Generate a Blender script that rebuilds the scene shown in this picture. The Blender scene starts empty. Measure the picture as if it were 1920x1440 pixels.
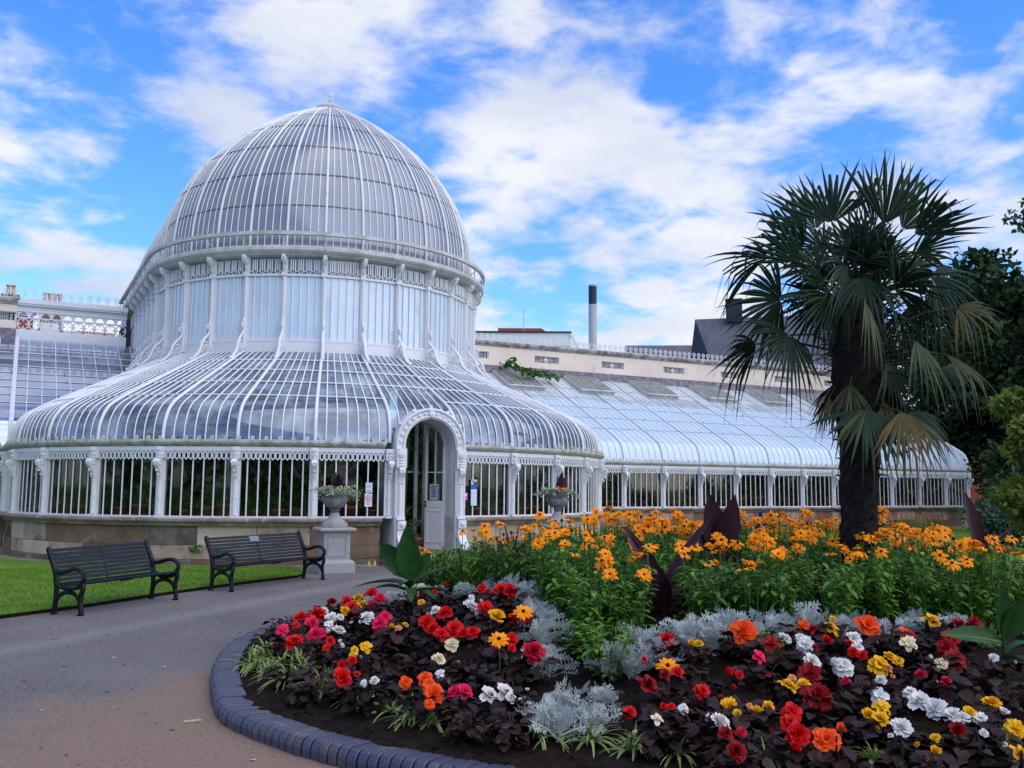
import bpy, bmesh, math, random
from math import sin, cos, pi, radians, sqrt, atan2, hypot, exp
from mathutils import Vector, Matrix, Quaternion
random.seed(7)
S = bpy.context.scene
COL = S.collection
R_ = random.uniform

# ------------------------------------------------------------------ camera
F_PX, PITCH, ROLL, AZ = 1744.78, radians(6.343), radians(0.44), radians(61.866)
EYE = Vector((0, 0, 1.75))
_ah = Vector((cos(AZ), sin(AZ), 0)); _rt = Vector((sin(AZ), -cos(AZ), 0)); _up = Vector((0, 0, 1))
FWD = cos(PITCH)*_ah + sin(PITCH)*_up
_u0 = -sin(PITCH)*_ah + cos(PITCH)*_up
CUP = cos(ROLL)*_u0 - sin(ROLL)*_rt
CRT = cos(ROLL)*_rt + sin(ROLL)*_u0
cam = bpy.data.objects.new('camera', bpy.data.cameras.new('camera'))
COL.objects.link(cam)
cam.data.sensor_width = 36; cam.data.lens = F_PX*36/1920
cam.data.clip_start = 0.1; cam.data.clip_end = 3000
m = Matrix((CRT, CUP, -FWD)).transposed().to_4x4(); m.translation = EYE
cam.matrix_world = m
S.camera = cam

# ------------------------------------------------------------------ sky, sun, exposure
SUN_EL, SUN_AZ = 48.0, -62.0          # the sun stands behind the camera's right shoulder, veiled by cloud
w = bpy.data.worlds.new('World'); S.world = w; w.use_nodes = True
nt = w.node_tree; N = nt.nodes; LK = nt.links; N.clear()
def nd(t, **k):
    n = N.new(t)
    for a, b in k.items(): setattr(n, a, b)
    return n
def mth(op, a, b=None, clamp=False):
    n = nd('ShaderNodeMath', operation=op); n.use_clamp = clamp
    for i, x in enumerate((a, b)):
        if x is None: continue
        if isinstance(x, (int, float)): n.inputs[i].default_value = x
        else: LK.new(x, n.inputs[i])
    return n.outputs[0]
sky = nd('ShaderNodeTexSky', sky_type='NISHITA'); sky.sun_disc = False
sky.sun_elevation = radians(SUN_EL); sky.sun_rotation = radians(90-SUN_AZ)
sky.ozone_density = 3.0; sky.air_density = 1.0; sky.dust_density = 0.3
tc = nd('ShaderNodeTexCoord')
sep = nd('ShaderNodeSeparateXYZ'); LK.new(tc.outputs['Generated'], sep.inputs[0])
zc = mth('ADD', mth('MAXIMUM', sep.outputs[2], 0.0), 0.22)
comb = nd('ShaderNodeCombineXYZ')
LK.new(mth('DIVIDE', sep.outputs[0], zc), comb.inputs[0]); LK.new(mth('DIVIDE', sep.outputs[1], zc), comb.inputs[1])
LK.new(mth('MULTIPLY', sep.outputs[2], 1.6), comb.inputs[2])
def noise(scale, detail, rough, off):
    mp = nd('ShaderNodeMapping'); mp.inputs['Location'].default_value = off
    LK.new(comb.outputs[0], mp.inputs[0])
    n = nd('ShaderNodeTexNoise'); n.inputs['Scale'].default_value = scale
    n.inputs['Detail'].default_value = detail; n.inputs['Roughness'].default_value = rough
    n.inputs['Distortion'].default_value = 0.25
    LK.new(mp.outputs[0], n.inputs['Vector']); return n.outputs['Fac']
cov = mth('ADD', mth('MULTIPLY', noise(3.1, 10, .54, (3.1, 1.7, 0)), 2.0), mth('MULTIPLY', noise(8.5, 9, .58, (7, 2, 3)), 1.0))
cov = mth('SUBTRACT', cov, .88)
# where the larger clouds and the blue gaps stand in the sky (world directions: azimuth, elevation, spread, weight)
LOBES = [(87.13, 24.37, 300, -0.3), (90.51, 25.02, 300, -0.2), (83.31, 18.45, 500, -0.28), (88.13, 17.78, 400, -0.15), (49.49, 25.75, 130, -0.34), (51.17, 24.13, 400, -0.2), (57.57, 18.92, 900, -0.2), (60.59, 14.18, 600, -0.22), (57.58, 11.75, 900, -0.18), (68.73, 19.7, 900, -0.22), (56.2, 26.99, 900, 0.05), (74.18, 24.44, 150, 0.16), (79.76, 20.05, 250, 0.16), (89.17, 21.25, 350, 0.14), (88.99, 13.92, 90, 0.28), (62.37, 25.32, 120, 0.22), (58.93, 21.41, 200, 0.18), (60.61, 18.95, 200, 0.18), (35.29, 22.29, 50, 0.22), (52.23, 18.76, 120, 0.2), (60.57, 10.28, 60, 0.3), (44.87, 17.99, 80, 0.18), (47.56, 9.44, 60, 0.22), (45.34, 23.65, 400, -0.18)]
for a, e, k, wt in LOBES:
    d = Vector((cos(radians(e))*cos(radians(a)), cos(radians(e))*sin(radians(a)), sin(radians(e))))
    vm = nd('ShaderNodeVectorMath', operation='DOT_PRODUCT'); vm.inputs[1].default_value = d
    LK.new(tc.outputs['Generated'], vm.inputs[0])
    t = mth('MULTIPLY', mth('SUBTRACT', vm.outputs['Value'], 1.0), k)
    cov = mth('ADD', cov, mth('MULTIPLY', mth('EXPONENT', t), wt*.5))
ramp = nd('ShaderNodeValToRGB'); cr = ramp.color_ramp
cr.elements[0].position = .44; cr.elements[0].color = (0, 0, 0, 1)
cr.elements[1].position = .98; cr.elements[1].color = (1, 1, 1, 1)
cr.interpolation = 'EASE'
LK.new(cov, ramp.inputs[0])
hue = nd('ShaderNodeHueSaturation'); hue.inputs['Saturation'].default_value = 1.25; hue.inputs['Value'].default_value = 1.0
LK.new(sky.outputs[0], hue.inputs['Color'])
tint = nd('ShaderNodeMix', data_type='RGBA', blend_type='MULTIPLY'); tint.inputs[0].default_value = 1
LK.new(hue.outputs[0], tint.inputs[6]); tint.inputs[7].default_value = (1.5, 1.75, 2.3, 1)
# cloud colour: white, with softer blue-grey undersides
cl2 = noise(2.6, 5, .5, (1, 9, 5))
cramp = nd('ShaderNodeValToRGB'); c2 = cramp.color_ramp
c2.elements[0].position = .32; c2.elements[0].color = (5.0, 5.6, 7.2, 1)
c2.elements[1].position = .62; c2.elements[1].color = (7.3, 7.5, 8.1, 1)
LK.new(cl2, cramp.inputs[0])
mix = nd('ShaderNodeMix', data_type='RGBA')
LK.new(ramp.outputs[0], mix.inputs[0]); LK.new(tint.outputs[2], mix.inputs[6]); LK.new(cramp.outputs[0], mix.inputs[7])
bg = nd('ShaderNodeBackground'); bg.inputs['Strength'].default_value = 0.1
LK.new(mix.outputs[2], bg.inputs['Color'])
wo = nd('ShaderNodeOutputWorld'); LK.new(bg.outputs[0], wo.inputs['Surface'])

sl = bpy.data.lights.new('sun', 'SUN'); sl.energy = 2.2; sl.angle = radians(98); sl.color = (1, .93, .80)
so = bpy.data.objects.new('sun', sl); COL.objects.link(so)
sd = Vector((cos(radians(SUN_EL))*cos(radians(SUN_AZ)), cos(radians(SUN_EL))*sin(radians(SUN_AZ)), sin(radians(SUN_EL))))
so.rotation_euler = sd.to_track_quat('Z', 'Y').to_euler(); so.location = (0, 0, 40)
S.view_settings.view_transform = 'Standard'; S.view_settings.look = 'None'
S.view_settings.gamma = 1; S.view_settings.exposure = 0.30
S.cycles.max_bounces = 8; S.cycles.transparent_max_bounces = 24
S.cycles.diffuse_bounces = 3; S.cycles.glossy_bounces = 3

# ------------------------------------------------------------------ materials
def matbase(name):
    m = bpy.data.materials.new(name); m.use_nodes = True
    m.node_tree.nodes.clear(); return m, m.node_tree.nodes, m.node_tree.links
def noisefac(n, l, scale, lo, hi, detail=4, stretch=None, coord='Object', rough=.6):
    t = n.new('ShaderNodeTexCoord'); v = t.outputs[coord]
    if stretch:
        mp = n.new('ShaderNodeMapping'); mp.inputs['Scale'].default_value = stretch
        l.new(v, mp.inputs[0]); v = mp.outputs[0]
    z = n.new('ShaderNodeTexNoise'); z.inputs['Scale'].default_value = scale; z.inputs['Detail'].default_value = detail
    z.inputs['Roughness'].default_value = rough
    l.new(v, z.inputs['Vector'])
    r = n.new('ShaderNodeValToRGB'); r.color_ramp.elements[0].position = lo; r.color_ramp.elements[1].position = hi
    l.new(z.outputs['Fac'], r.inputs[0]); return r.outputs[0], z.outputs['Fac']
def mixc(n, l, fac, a, b):
    x = n.new('ShaderNodeMix'); x.data_type = 'RGBA'
    if isinstance(fac, (int, float)): x.inputs[0].default_value = fac
    else: l.new(fac, x.inputs[0])
    for s, v in ((6, a), (7, b)):
        if isinstance(v, tuple): x.inputs[s].default_value = v if len(v) == 4 else (*v, 1)
        else: l.new(v, x.inputs[s])
    return x.outputs[2]
def mat(name, c1, c2=None, rough=.6, scale=4., lo=.4, hi=.65, c3=None, s3=20., lo3=.55, hi3=.7, bump=0., bscale=40., stretch=None,
        spec=.22, metal=0., objrand=0., transl=0., coat=0.):
    m, n, l = matbase(name)
    p = n.new('ShaderNodeBsdfPrincipled'); o = n.new('ShaderNodeOutputMaterial')
    p.inputs['Roughness'].default_value = rough; p.inputs['Metallic'].default_value = metal
    p.inputs['Specular IOR Level'].default_value = spec
    if coat: p.inputs['Coat Weight'].default_value = coat
    col = (*c1, 1)
    if c2:
        f, _ = noisefac(n, l, scale, lo, hi, stretch=stretch); col = mixc(n, l, f, (*c1, 1), (*c2, 1))
    if c3:
        f, _ = noisefac(n, l, s3, lo3, hi3, stretch=stretch); col = mixc(n, l, f, col, (*c3, 1))
    if objrand:
        oi = n.new('ShaderNodeObjectInfo'); h = n.new('ShaderNodeHueSaturation')
        mr = n.new('ShaderNodeMapRange'); mr.inputs[3].default_value = 1-objrand; mr.inputs[4].default_value = 1+objrand
        l.new(oi.outputs['Random'], mr.inputs[0]); l.new(mr.outputs[0], h.inputs['Value'])
        if isinstance(col, tuple): h.inputs['Color'].default_value = col
        else: l.new(col, h.inputs['Color'])
        col = h.outputs[0]
    if isinstance(col, tuple): p.inputs['Base Color'].default_value = col
    else: l.new(col, p.inputs['Base Color'])
    if bump:
        _, zf = noisefac(n, l, bscale, .3, .7)
        b = n.new('ShaderNodeBump'); b.inputs['Strength'].default_value = bump; b.inputs['Distance'].default_value = .02
        l.new(zf, b.inputs['Height']); l.new(b.outputs[0], p.inputs['Normal'])
    out = p.outputs[0]
    if transl:
        t = n.new('ShaderNodeBsdfTranslucent'); ms = n.new('ShaderNodeMixShader'); ms.inputs[0].default_value = transl
        if isinstance(col, tuple): t.inputs[0].default_value = col
        else: l.new(col, t.inputs[0])
        l.new(out, ms.inputs[1]); l.new(t.outputs[0], ms.inputs[2]); out = ms.outputs[0]
    l.new(out, o.inputs[0]); return m
def glass(name, haze, hlo, hhi, gloss, gcol=(1, 1, 1), tint=(.75, .8, .8), hz=(0, 1), scale=1.2, stretch=None, haze2=None, grough=.04, fres=1.0):
    """old greenhouse glass: part clear, part dulled by limewash and grime, with a mirror-like face"""
    m, n, l = matbase(name)
    o = n.new('ShaderNodeOutputMaterial')
    tr = n.new('ShaderNodeBsdfTransparent'); tr.inputs[0].default_value = (*tint, 1)
    df = n.new('ShaderNodeBsdfDiffuse')
    f, zf = noisefac(n, l, scale, hlo, hhi, stretch=stretch)
    if haze2: l.new(mixc(n, l, zf, (*haze, 1), (*haze2, 1)), df.inputs[0])
    else: df.inputs[0].default_value = (*haze, 1)
    mr = n.new('ShaderNodeMapRange'); mr.inputs[3].default_value = hz[0]; mr.inputs[4].default_value = hz[1]
    l.new(f, mr.inputs[0])
    m1 = n.new('ShaderNodeMixShader'); l.new(mr.outputs[0], m1.inputs[0]); l.new(tr.outputs[0], m1.inputs[1]); l.new(df.outputs[0], m1.inputs[2])
    gl = n.new('ShaderNodeBsdfGlossy'); gl.inputs['Roughness'].default_value = grough; gl.inputs[0].default_value = (*gcol, 1)
    lw = n.new('ShaderNodeFresnel'); lw.inputs['IOR'].default_value = 1.5
    ma = n.new('ShaderNodeMath'); ma.operation = 'MULTIPLY_ADD'; ma.use_clamp = True
    l.new(lw.outputs[0], ma.inputs[0]); ma.inputs[1].default_value = fres; ma.inputs[2].default_value = gloss
    m2 = n.new('ShaderNodeMixShader'); l.new(ma.outputs[0], m2.inputs[0]); l.new(m1.outputs[0], m2.inputs[1]); l.new(gl.outputs[0], m2.inputs[2])
    l.new(m2.outputs[0], o.inputs[0]); return m

M = {}
M['white'] = mat('white_paint', (.74, .73, .74), (.66, .64, .63), .45, 1.3, .35, .75, c3=(.33, .21, .13), s3=6, lo3=.655, hi3=.78, bump=.15, bscale=60)
M['white_worn'] = mat('worn_white_paint', (.60, .58, .57), (.40, .38, .34), .6, 2.2, .35, .7, c3=(.2, .17, .13), s3=9, lo3=.58, hi3=.75, bump=.3, bscale=50)
M['lap'] = mat('dark_glazing_lap', (.12, .12, .13), (.3, .3, .31), .7, 3)
M['mossy'] = mat('mossy_white_paint', (.27, .255, .19), (.56, .54, .49), .7, 6, .3, .6)
M['stone'] = mat('sandstone', (.46, .36, .25), (.27, .20, .14), .9, 1.6, .35, .7, c3=(.10, .085, .07), s3=3.5, lo3=.56, hi3=.72, bump=.4, bscale=25)
M['stone_pale'] = mat('pale_sandstone', (.56, .47, .35), (.40, .32, .23), .9, 1.5, .35, .7, c3=(.16, .13, .10), s3=4, lo3=.6, hi3=.75, bump=.4, bscale=25)
M['stone_brown'] = mat('brown_sandstone', (.22, .14, .09), (.13, .085, .06), .9, 1.8, .35, .7, c3=(.36, .28, .19), s3=3, lo3=.6, hi3=.75, bump=.4, bscale=25)
M['stone_black'] = mat('blackened_sandstone', (.10, .08, .065), (.30, .235, .165), .9, 1.4, .42, .7, bump=.4, bscale=25)
M['sill'] = mat('weathered_sill_stone', (.34, .275, .22), (.18, .14, .11), .9, 2.5, .35, .65, c3=(.5, .47, .42), s3=8, lo3=.58, hi3=.7, bump=.4, bscale=30)
M['joint'] = mat('mortar_joint', (.06, .05, .045), rough=.95)
M['cream'] = mat('cream_render', (.80, .67, .56), (.71, .58, .48), .85, .8, .35, .7, c3=(.42, .33, .27), s3=2.5, lo3=.62, hi3=.78, bump=.1)
M['flash'] = mat('lead_flashing', (.17, .14, .17), (.30, .26, .28), .7, 6)
M['cornice'] = mat('stained_cornice_stone', (.42, .38, .35), (.16, .14, .13), .9, 5, .4, .62, c3=(.6, .54, .48), s3=3, lo3=.6, hi3=.75, stretch=(1, 1, .3))
M['g_dome'] = glass('dome_glass', (.29, .30, .33), .25, .75, .085, (.82, .86, .93), (.4, .43, .47), (.6, .97), .7, haze2=(.22, .23, .265), fres=.7, grough=.16)
M['g_drum'] = glass('limewashed_drum_glass', (.50, .60, .69), .2, .7, .05, (1, 1, 1), (.6, .68, .72), (.86, 1), 1.0, haze2=(.62, .71, .78), fres=.6)
M['g_apron'] = glass('curved_roof_glass', (.43, .50, .53), .44, .74, .10, (.70, .82, 1.0), (.40, .46, .47), (.16, .80), 1.5, fres=.9)
M['g_wing'] = glass('whitewashed_roof_glass', (.46, .56, .65), .12, .5, .06, (1, 1, 1), (.5, .55, .6), (.80, 1), .9, haze2=(.55, .645, .725), stretch=(3.5, .35, .35), fres=.6)
M['g_wing_clear'] = glass('streaky_upper_roof_glass', (.50, .58, .64), (.42), .56, .06, (1, 1, 1), (.35, .40, .44), (.6, 1), 1.0, haze2=(.58, .65, .71), stretch=(3.2, .12, .12), fres=.7)
M['g_wing_top'] = glass('grey_upper_roof_glass', (.46, .50, .51), .3, .6, .05, (1, 1, 1), (.4, .44, .45), (.9, 1), 1.0, haze2=(.58, .62, .62), stretch=(4, .2, .2), fres=.6)
M['g_left'] = glass('blue_reflecting_roof_glass', (.50, .54, .60), .45, .8, .42, (.66, .76, 1.0), (.5, .55, .6), (.2, .85), .9, fres=1.0)
M['g_win'] = glass('window_glass', (.42, .44, .44), .62, .9, .02, (1, 1, 1), (.66, .70, .66), (.0, .35), 1.3, fres=.55)
M['g_grime'] = mat('grimy_vent_glass', (.13, .14, .13), (.27, .28, .27), .35, 5, c3=(.12, .13, .09), s3=9)
M['black'] = mat('black_gloss_paint', (.006, .0065, .008), (.010, .011, .013), .35, 6)
M['slat'] = mat('dark_blue_slat_paint', (.013, .017, .027), (.008, .010, .015), .4, 5)
M['steel'] = mat('dull_metal_plate', (.20, .22, .27), rough=.4, metal=.2)
M['granite'] = mat('pale_granite', (.37, .355, .34), (.29, .28, .27), .8, 30, .4, .6, c3=(.32, .30, .28), s3=2.5, lo3=.6, hi3=.8, bump=.2, bscale=90)
M['urn'] = mat('grey_urn_stone', (.20, .195, .20), (.13, .125, .13), .75, 8, c3=(.34, .32, .30), s3=5, bump=.2)
M['terra'] = mat('terracotta', (.40, .14, .07), (.28, .10, .055), .85, 6)
M['brick'] = mat('red_brick', (.36, .085, .05), (.24, .06, .04), .9, 3)
M['slate'] = mat('slate_roof', (.125, .12, .15), (.095, .09, .115), .7, .8, c3=(.15, .145, .17), s3=3)
M['edging'] = mat('blue_engineering_brick', (.038, .043, .082), (.06, .056, .082), .40, 5, c3=(.16, .11, .085), s3=5, lo3=.60, hi3=.78, bump=.25, bscale=45, spec=.5)
M['palm'] = mat('palm_leaf', (.008, .026, .013), (.017, .042, .018), .5, 2, transl=.06, spec=.2)
M['palm_dry'] = mat('dry_palm_leaf', (.15, .105, .035), (.10, .045, .018), .7, 5, transl=.15)
M['palm_yel'] = mat('yellowing_palm_leaf', (.075, .085, .022), (.03, .05, .016), .6, 4, transl=.12)
M['fibre'] = mat('palm_trunk_fibre', (.014, .011, .011), (.03, .024, .022), .95, 12)
M['rleaf'] = mat('black_eyed_susan_leaf', (.05, .15, .015), (.125, .26, .03), .6, 9, .35, .65, c3=(.22, .22, .03), s3=3.3, lo3=.70, hi3=.78, objrand=.3, transl=.25)
M['stem'] = mat('green_stem', (.06, .12, .03), rough=.6)
M['orange'] = mat('orange_petal', (1.0, .37, .002), (1.0, .26, .001), .55, 12, transl=.2, objrand=.08)
M['cone'] = mat('brown_flower_centre', (.04, .015, .008), rough=.9)
M['bud'] = mat('yellow_green_bud', (.45, .42, .05), (.25, .3, .04), .6, 30)
M['bleaf'] = mat('bronze_begonia_leaf', (.017, .008, .009), (.038, .017, .016), .55, 9, .35, .65, c3=(.05, .062, .036), s3=6, lo3=.58, hi3=.72, objrand=.45, spec=.14)
M['miller'] = mat('silver_leaf', (.52, .55, .52), (.34, .37, .36), .8, 9, transl=.1)
M['spider'] = mat('spider_plant_leaf', (.17, .28, .05), (.25, .34, .08), .5, 5, transl=.2)
M['spider_w'] = mat('spider_plant_pale_stripe', (.55, .58, .30), rough=.5, transl=.2)
M['canna_g'] = mat('green_canna_leaf', (.022, .085, .014), (.012, .05, .012), .4, 6, transl=.15)
M['canna_p'] = mat('purple_canna_leaf', (.020, .006, .012), (.055, .013, .024), .38, 9, .3, .7, stretch=(1, 1, .25), transl=.14, spec=.3)
M['canna_g_rib'] = mat('canna_midrib', (.10, .19, .06), rough=.5); M['canna_p_rib'] = mat('purple_midrib', (.075, .02, .035), rough=.5)
M['herb'] = mat('bright_herb_leaf', (.11, .22, .025), (.17, .27, .04), .55, 9, transl=.25)
M['ivy'] = mat('variegated_ivy_leaf', (.20, .28, .13), (.52, .55, .38), .55, 22, .4, .6, transl=.15)
M['vine'] = mat('vine_leaf', (.10, .22, .04), (.06, .15, .03), .5, 7, transl=.2)
M['tree_d'] = mat('dark_evergreen_leaf', (.014, .036, .011), (.040, .080, .020), .6, .55, .4, .62, transl=.1)
M['tree_m'] = mat('mid_green_leaf', (.035, .085, .02), (.06, .12, .03), .6, .8, transl=.2)
M['tree_y'] = mat('yellow_green_leaf', (.17, .21, .025), (.10, .15, .02), .6, 1.2, transl=.25)
M['bark'] = mat('bark', (.05, .04, .032), (.03, .025, .02), .95, 6)
M['greybush'] = mat('grey_green_leaf', (.06, .11, .07), (.11, .16, .10), .7, 6, transl=.1)
M['inleaf'] = mat('indoor_leaf', (.035, .085, .02), (.09, .14, .03), .6, 3, c3=(.16, .12, .03), s3=2.2, lo3=.62, hi3=.75, transl=.15)
M['autumn'] = mat('russet_leaf', (.22, .08, .02), (.14, .10, .02), .6, 5, transl=.2)
M['intfloor'] = mat('dark_floor', (.012, .012, .011), rough=.95)  # near-black colour stands in for the dimness indoors
M['soil'] = mat('dark_soil', (.010, .007, .006), (.022, .015, .012), .95, 14, .35, .65, c3=(.06, .045, .035), s3=70, lo3=.70, hi3=.76, bump=1.0, bscale=22, spec=.04)
M['pink'] = mat('pink_petal', (.80, .05, .16), (.70, .03, .10), .5, 20, transl=.2)
BC = {'r': (.74, .006, .006), 'd': (.34, .003, .006), 'w': (.84, .82, .78), 'y': (.90, .52, .006), 'o': (.95, .115, .012),
      'p': (.86, .022, .10), 'c': (.82, .74, .50), 'a': (.84, .36, .14), 'm': (.62, .006, .035)}
B2 = {'r': (.52, .002, .003), 'd': (.17, .001, .003), 'w': (.70, .64, .58), 'y': (.80, .38, .003), 'o': (.85, .06, .008),
      'p': (.62, .008, .06), 'c': (.70, .55, .30), 'a': (.75, .24, .08), 'm': (.42, .003, .02)}
for k in BC: M['b_'+k] = mat('begonia_petal_'+{'r': 'red', 'd': 'dark_red', 'w': 'white', 'y': 'yellow', 'o': 'orange', 'p': 'pink', 'c': 'cream', 'a': 'peach', 'm': 'crimson'}[k],
                             BC[k], B2[k], .55, 22, c3=tuple(q*.62+w_ for q, w_ in zip(BC[k], (.05, .03, .012))), s3=11, lo3=.63, hi3=.74, transl=.18)
def asphalt():
    m, n, l = matbase('asphalt_path'); o = n.new('ShaderNodeOutputMaterial'); p = n.new('ShaderNodeBsdfPrincipled')
    p.inputs['Roughness'].default_value = .85
    g = n.new('ShaderNodeNewGeometry')
    fine, zf = noisefac(n, l, 30, .38, .62, 7, rough=.8)
    col = mixc(n, l, fine, (.042, .036, .034), (.182, .157, .145))
    big, _ = noisefac(n, l, .6, .35, .7, 7); col = mixc(n, l, big, col, mixc(n, l, .35, col, (.22, .195, .185)))
    pt, _ = noisefac(n, l, 1.7, .60, .68, 8, rough=.7); col = mixc(n, l, pt, col, mixc(n, l, .45, col, (.06, .05, .05)))
    # trodden soil spread on the tarmac beside the flowerbed kerb
    vm = n.new('ShaderNodeVectorMath'); vm.operation = 'DISTANCE'; vm.inputs[1].default_value = (2.2, 6.4, 0)
    l.new(g.outputs['Position'], vm.inputs[0])
    mr = n.new('ShaderNodeMapRange'); mr.inputs[1].default_value = .9; mr.inputs[2].default_value = 4.3; mr.inputs[3].default_value = 1.0; mr.inputs[4].default_value = -.35
    l.new(vm.outputs['Value'], mr.inputs[0])
    _, bz = noisefac(n, l, 1.6, .3, .7, 6)
    ad = n.new('ShaderNodeMath'); ad.operation = 'ADD'; l.new(mr.outputs[0], ad.inputs[0]); l.new(bz, ad.inputs[1])
    r2 = n.new('ShaderNodeValToRGB'); r2.color_ramp.elements[0].position = .62; r2.color_ramp.elements[1].position = 1.05
    l.new(ad.outputs[0], r2.inputs[0])
    dirt = mixc(n, l, fine, (.16, .098, .065), (.245, .165, .115)); col = mixc(n, l, r2.outputs[0], col, dirt)
    # lighter worn track along the middle of the path
    sx = n.new('ShaderNodeSeparateXYZ'); l.new(g.outputs['Position'], sx.inputs[0])
    wv = n.new('ShaderNodeMath'); wv.operation = 'MULTIPLY_ADD'; l.new(sx.outputs[0], wv.inputs[0]); wv.inputs[1].default_value = -.92; 
    l.new(sx.outputs[1], wv.inputs[2])
    w2 = n.new('ShaderNodeMath'); w2.operation = 'SUBTRACT'; l.new(wv.outputs[0], w2.inputs[0]); w2.inputs[1].default_value = 11.35
    w3 = n.new('ShaderNodeMath'); w3.operation = 'ABSOLUTE'; l.new(w2.outputs[0], w3.inputs[0])
    w4 = n.new('ShaderNodeMapRange'); w4.inputs[1].default_value = .05; w4.inputs[2].default_value = .55; w4.inputs[3].default_value = .30; w4.inputs[4].default_value = 0
    l.new(w3.outputs[0], w4.inputs[0]); col = mixc(n, l, w4.outputs[0], col, (.27, .25, .25))
    grit, _ = noisefac(n, l, 130, .70, .74, 2); col = mixc(n, l, grit, col, (.30, .27, .26))
    l.new(col, p.inputs['Base Color'])
    b = n.new('ShaderNodeBump'); b.inputs['Strength'].default_value = .5; b.inputs['Distance'].default_value = .01
    l.new(zf, b.inputs['Height']); l.new(b.outputs[0], p.inputs['Normal']); l.new(p.outputs[0], o.inputs[0]); return m
M['asphalt'] = asphalt(); M['litter'] = mat('dead_leaf_bits', (.06, .035, .02), (.10, .06, .035), .9, 9); M['chip'] = mat('pale_stone_chip', (.5, .48, .45), rough=.9)
M['grass'] = mat('lawn_grass', (.075, .165, .010), (.13, .235, .018), .8, 1.3, .35, .65, c3=(.05, .10, .012), s3=9, bump=.6, bscale=80, transl=0)
M['blade'] = mat('grass_blade', (.085, .185, .012), (.145, .25, .02), .7, 1.4, transl=.25)
M['blackpaint'] = M['black']
def flat(name, c, rough=.6): return mat(name, c, rough=rough)
M['paper'] = flat('paper_white', (.74, .76, .78)); M['paper_b'] = flat('pale_blue_paper', (.58, .68, .74)); M['paper_g'] = flat('grey_blue_paper', (.42, .50, .54))
M['ink'] = flat('black_ink', (.03, .03, .035)); M['signred'] = flat('sign_red', (.70, .03, .14)); M['signblue'] = flat('sign_blue', (.015, .13, .50)); M['signpink'] = flat('card_magenta', (.62, .04, .48))
M['photo'] = flat('dark_photo', (.08, .09, .11)); M['brass'] = mat('brass', (.55, .35, .10), rough=.3, metal=1); M['navy'] = flat('navy_cloth', (.012, .014, .055), .8)
M['skin'] = flat('skin', (.55, .32, .23)); M['hoop'] = flat('yellow_hose', (.72, .50, .08)); M['tile'] = mat('sandy_step_tile', (.48, .36, .20), (.38, .28, .15), .8, 8)
M['concrete'] = mat('concrete_kerb', (.26, .235, .20), (.16, .14, .12), .9, 5, c3=(.09, .08, .07), s3=3)
M['galv'] = mat('galvanised_flue', (.42, .43, .46), (.36, .37, .40), .5, 1.5, stretch=(1, 1, .2)); M['band'] = mat('dark_blue_flue_band', (.022, .03, .055), rough=.5)
M['fascia'] = flat('white_fascia', (.72, .72, .74)); M['winblue'] = mat('office_glass', (.16, .20, .26), rough=.2); M['cup'] = mat('dark_cupola', (.02, .028, .045), rough=.5)

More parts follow.
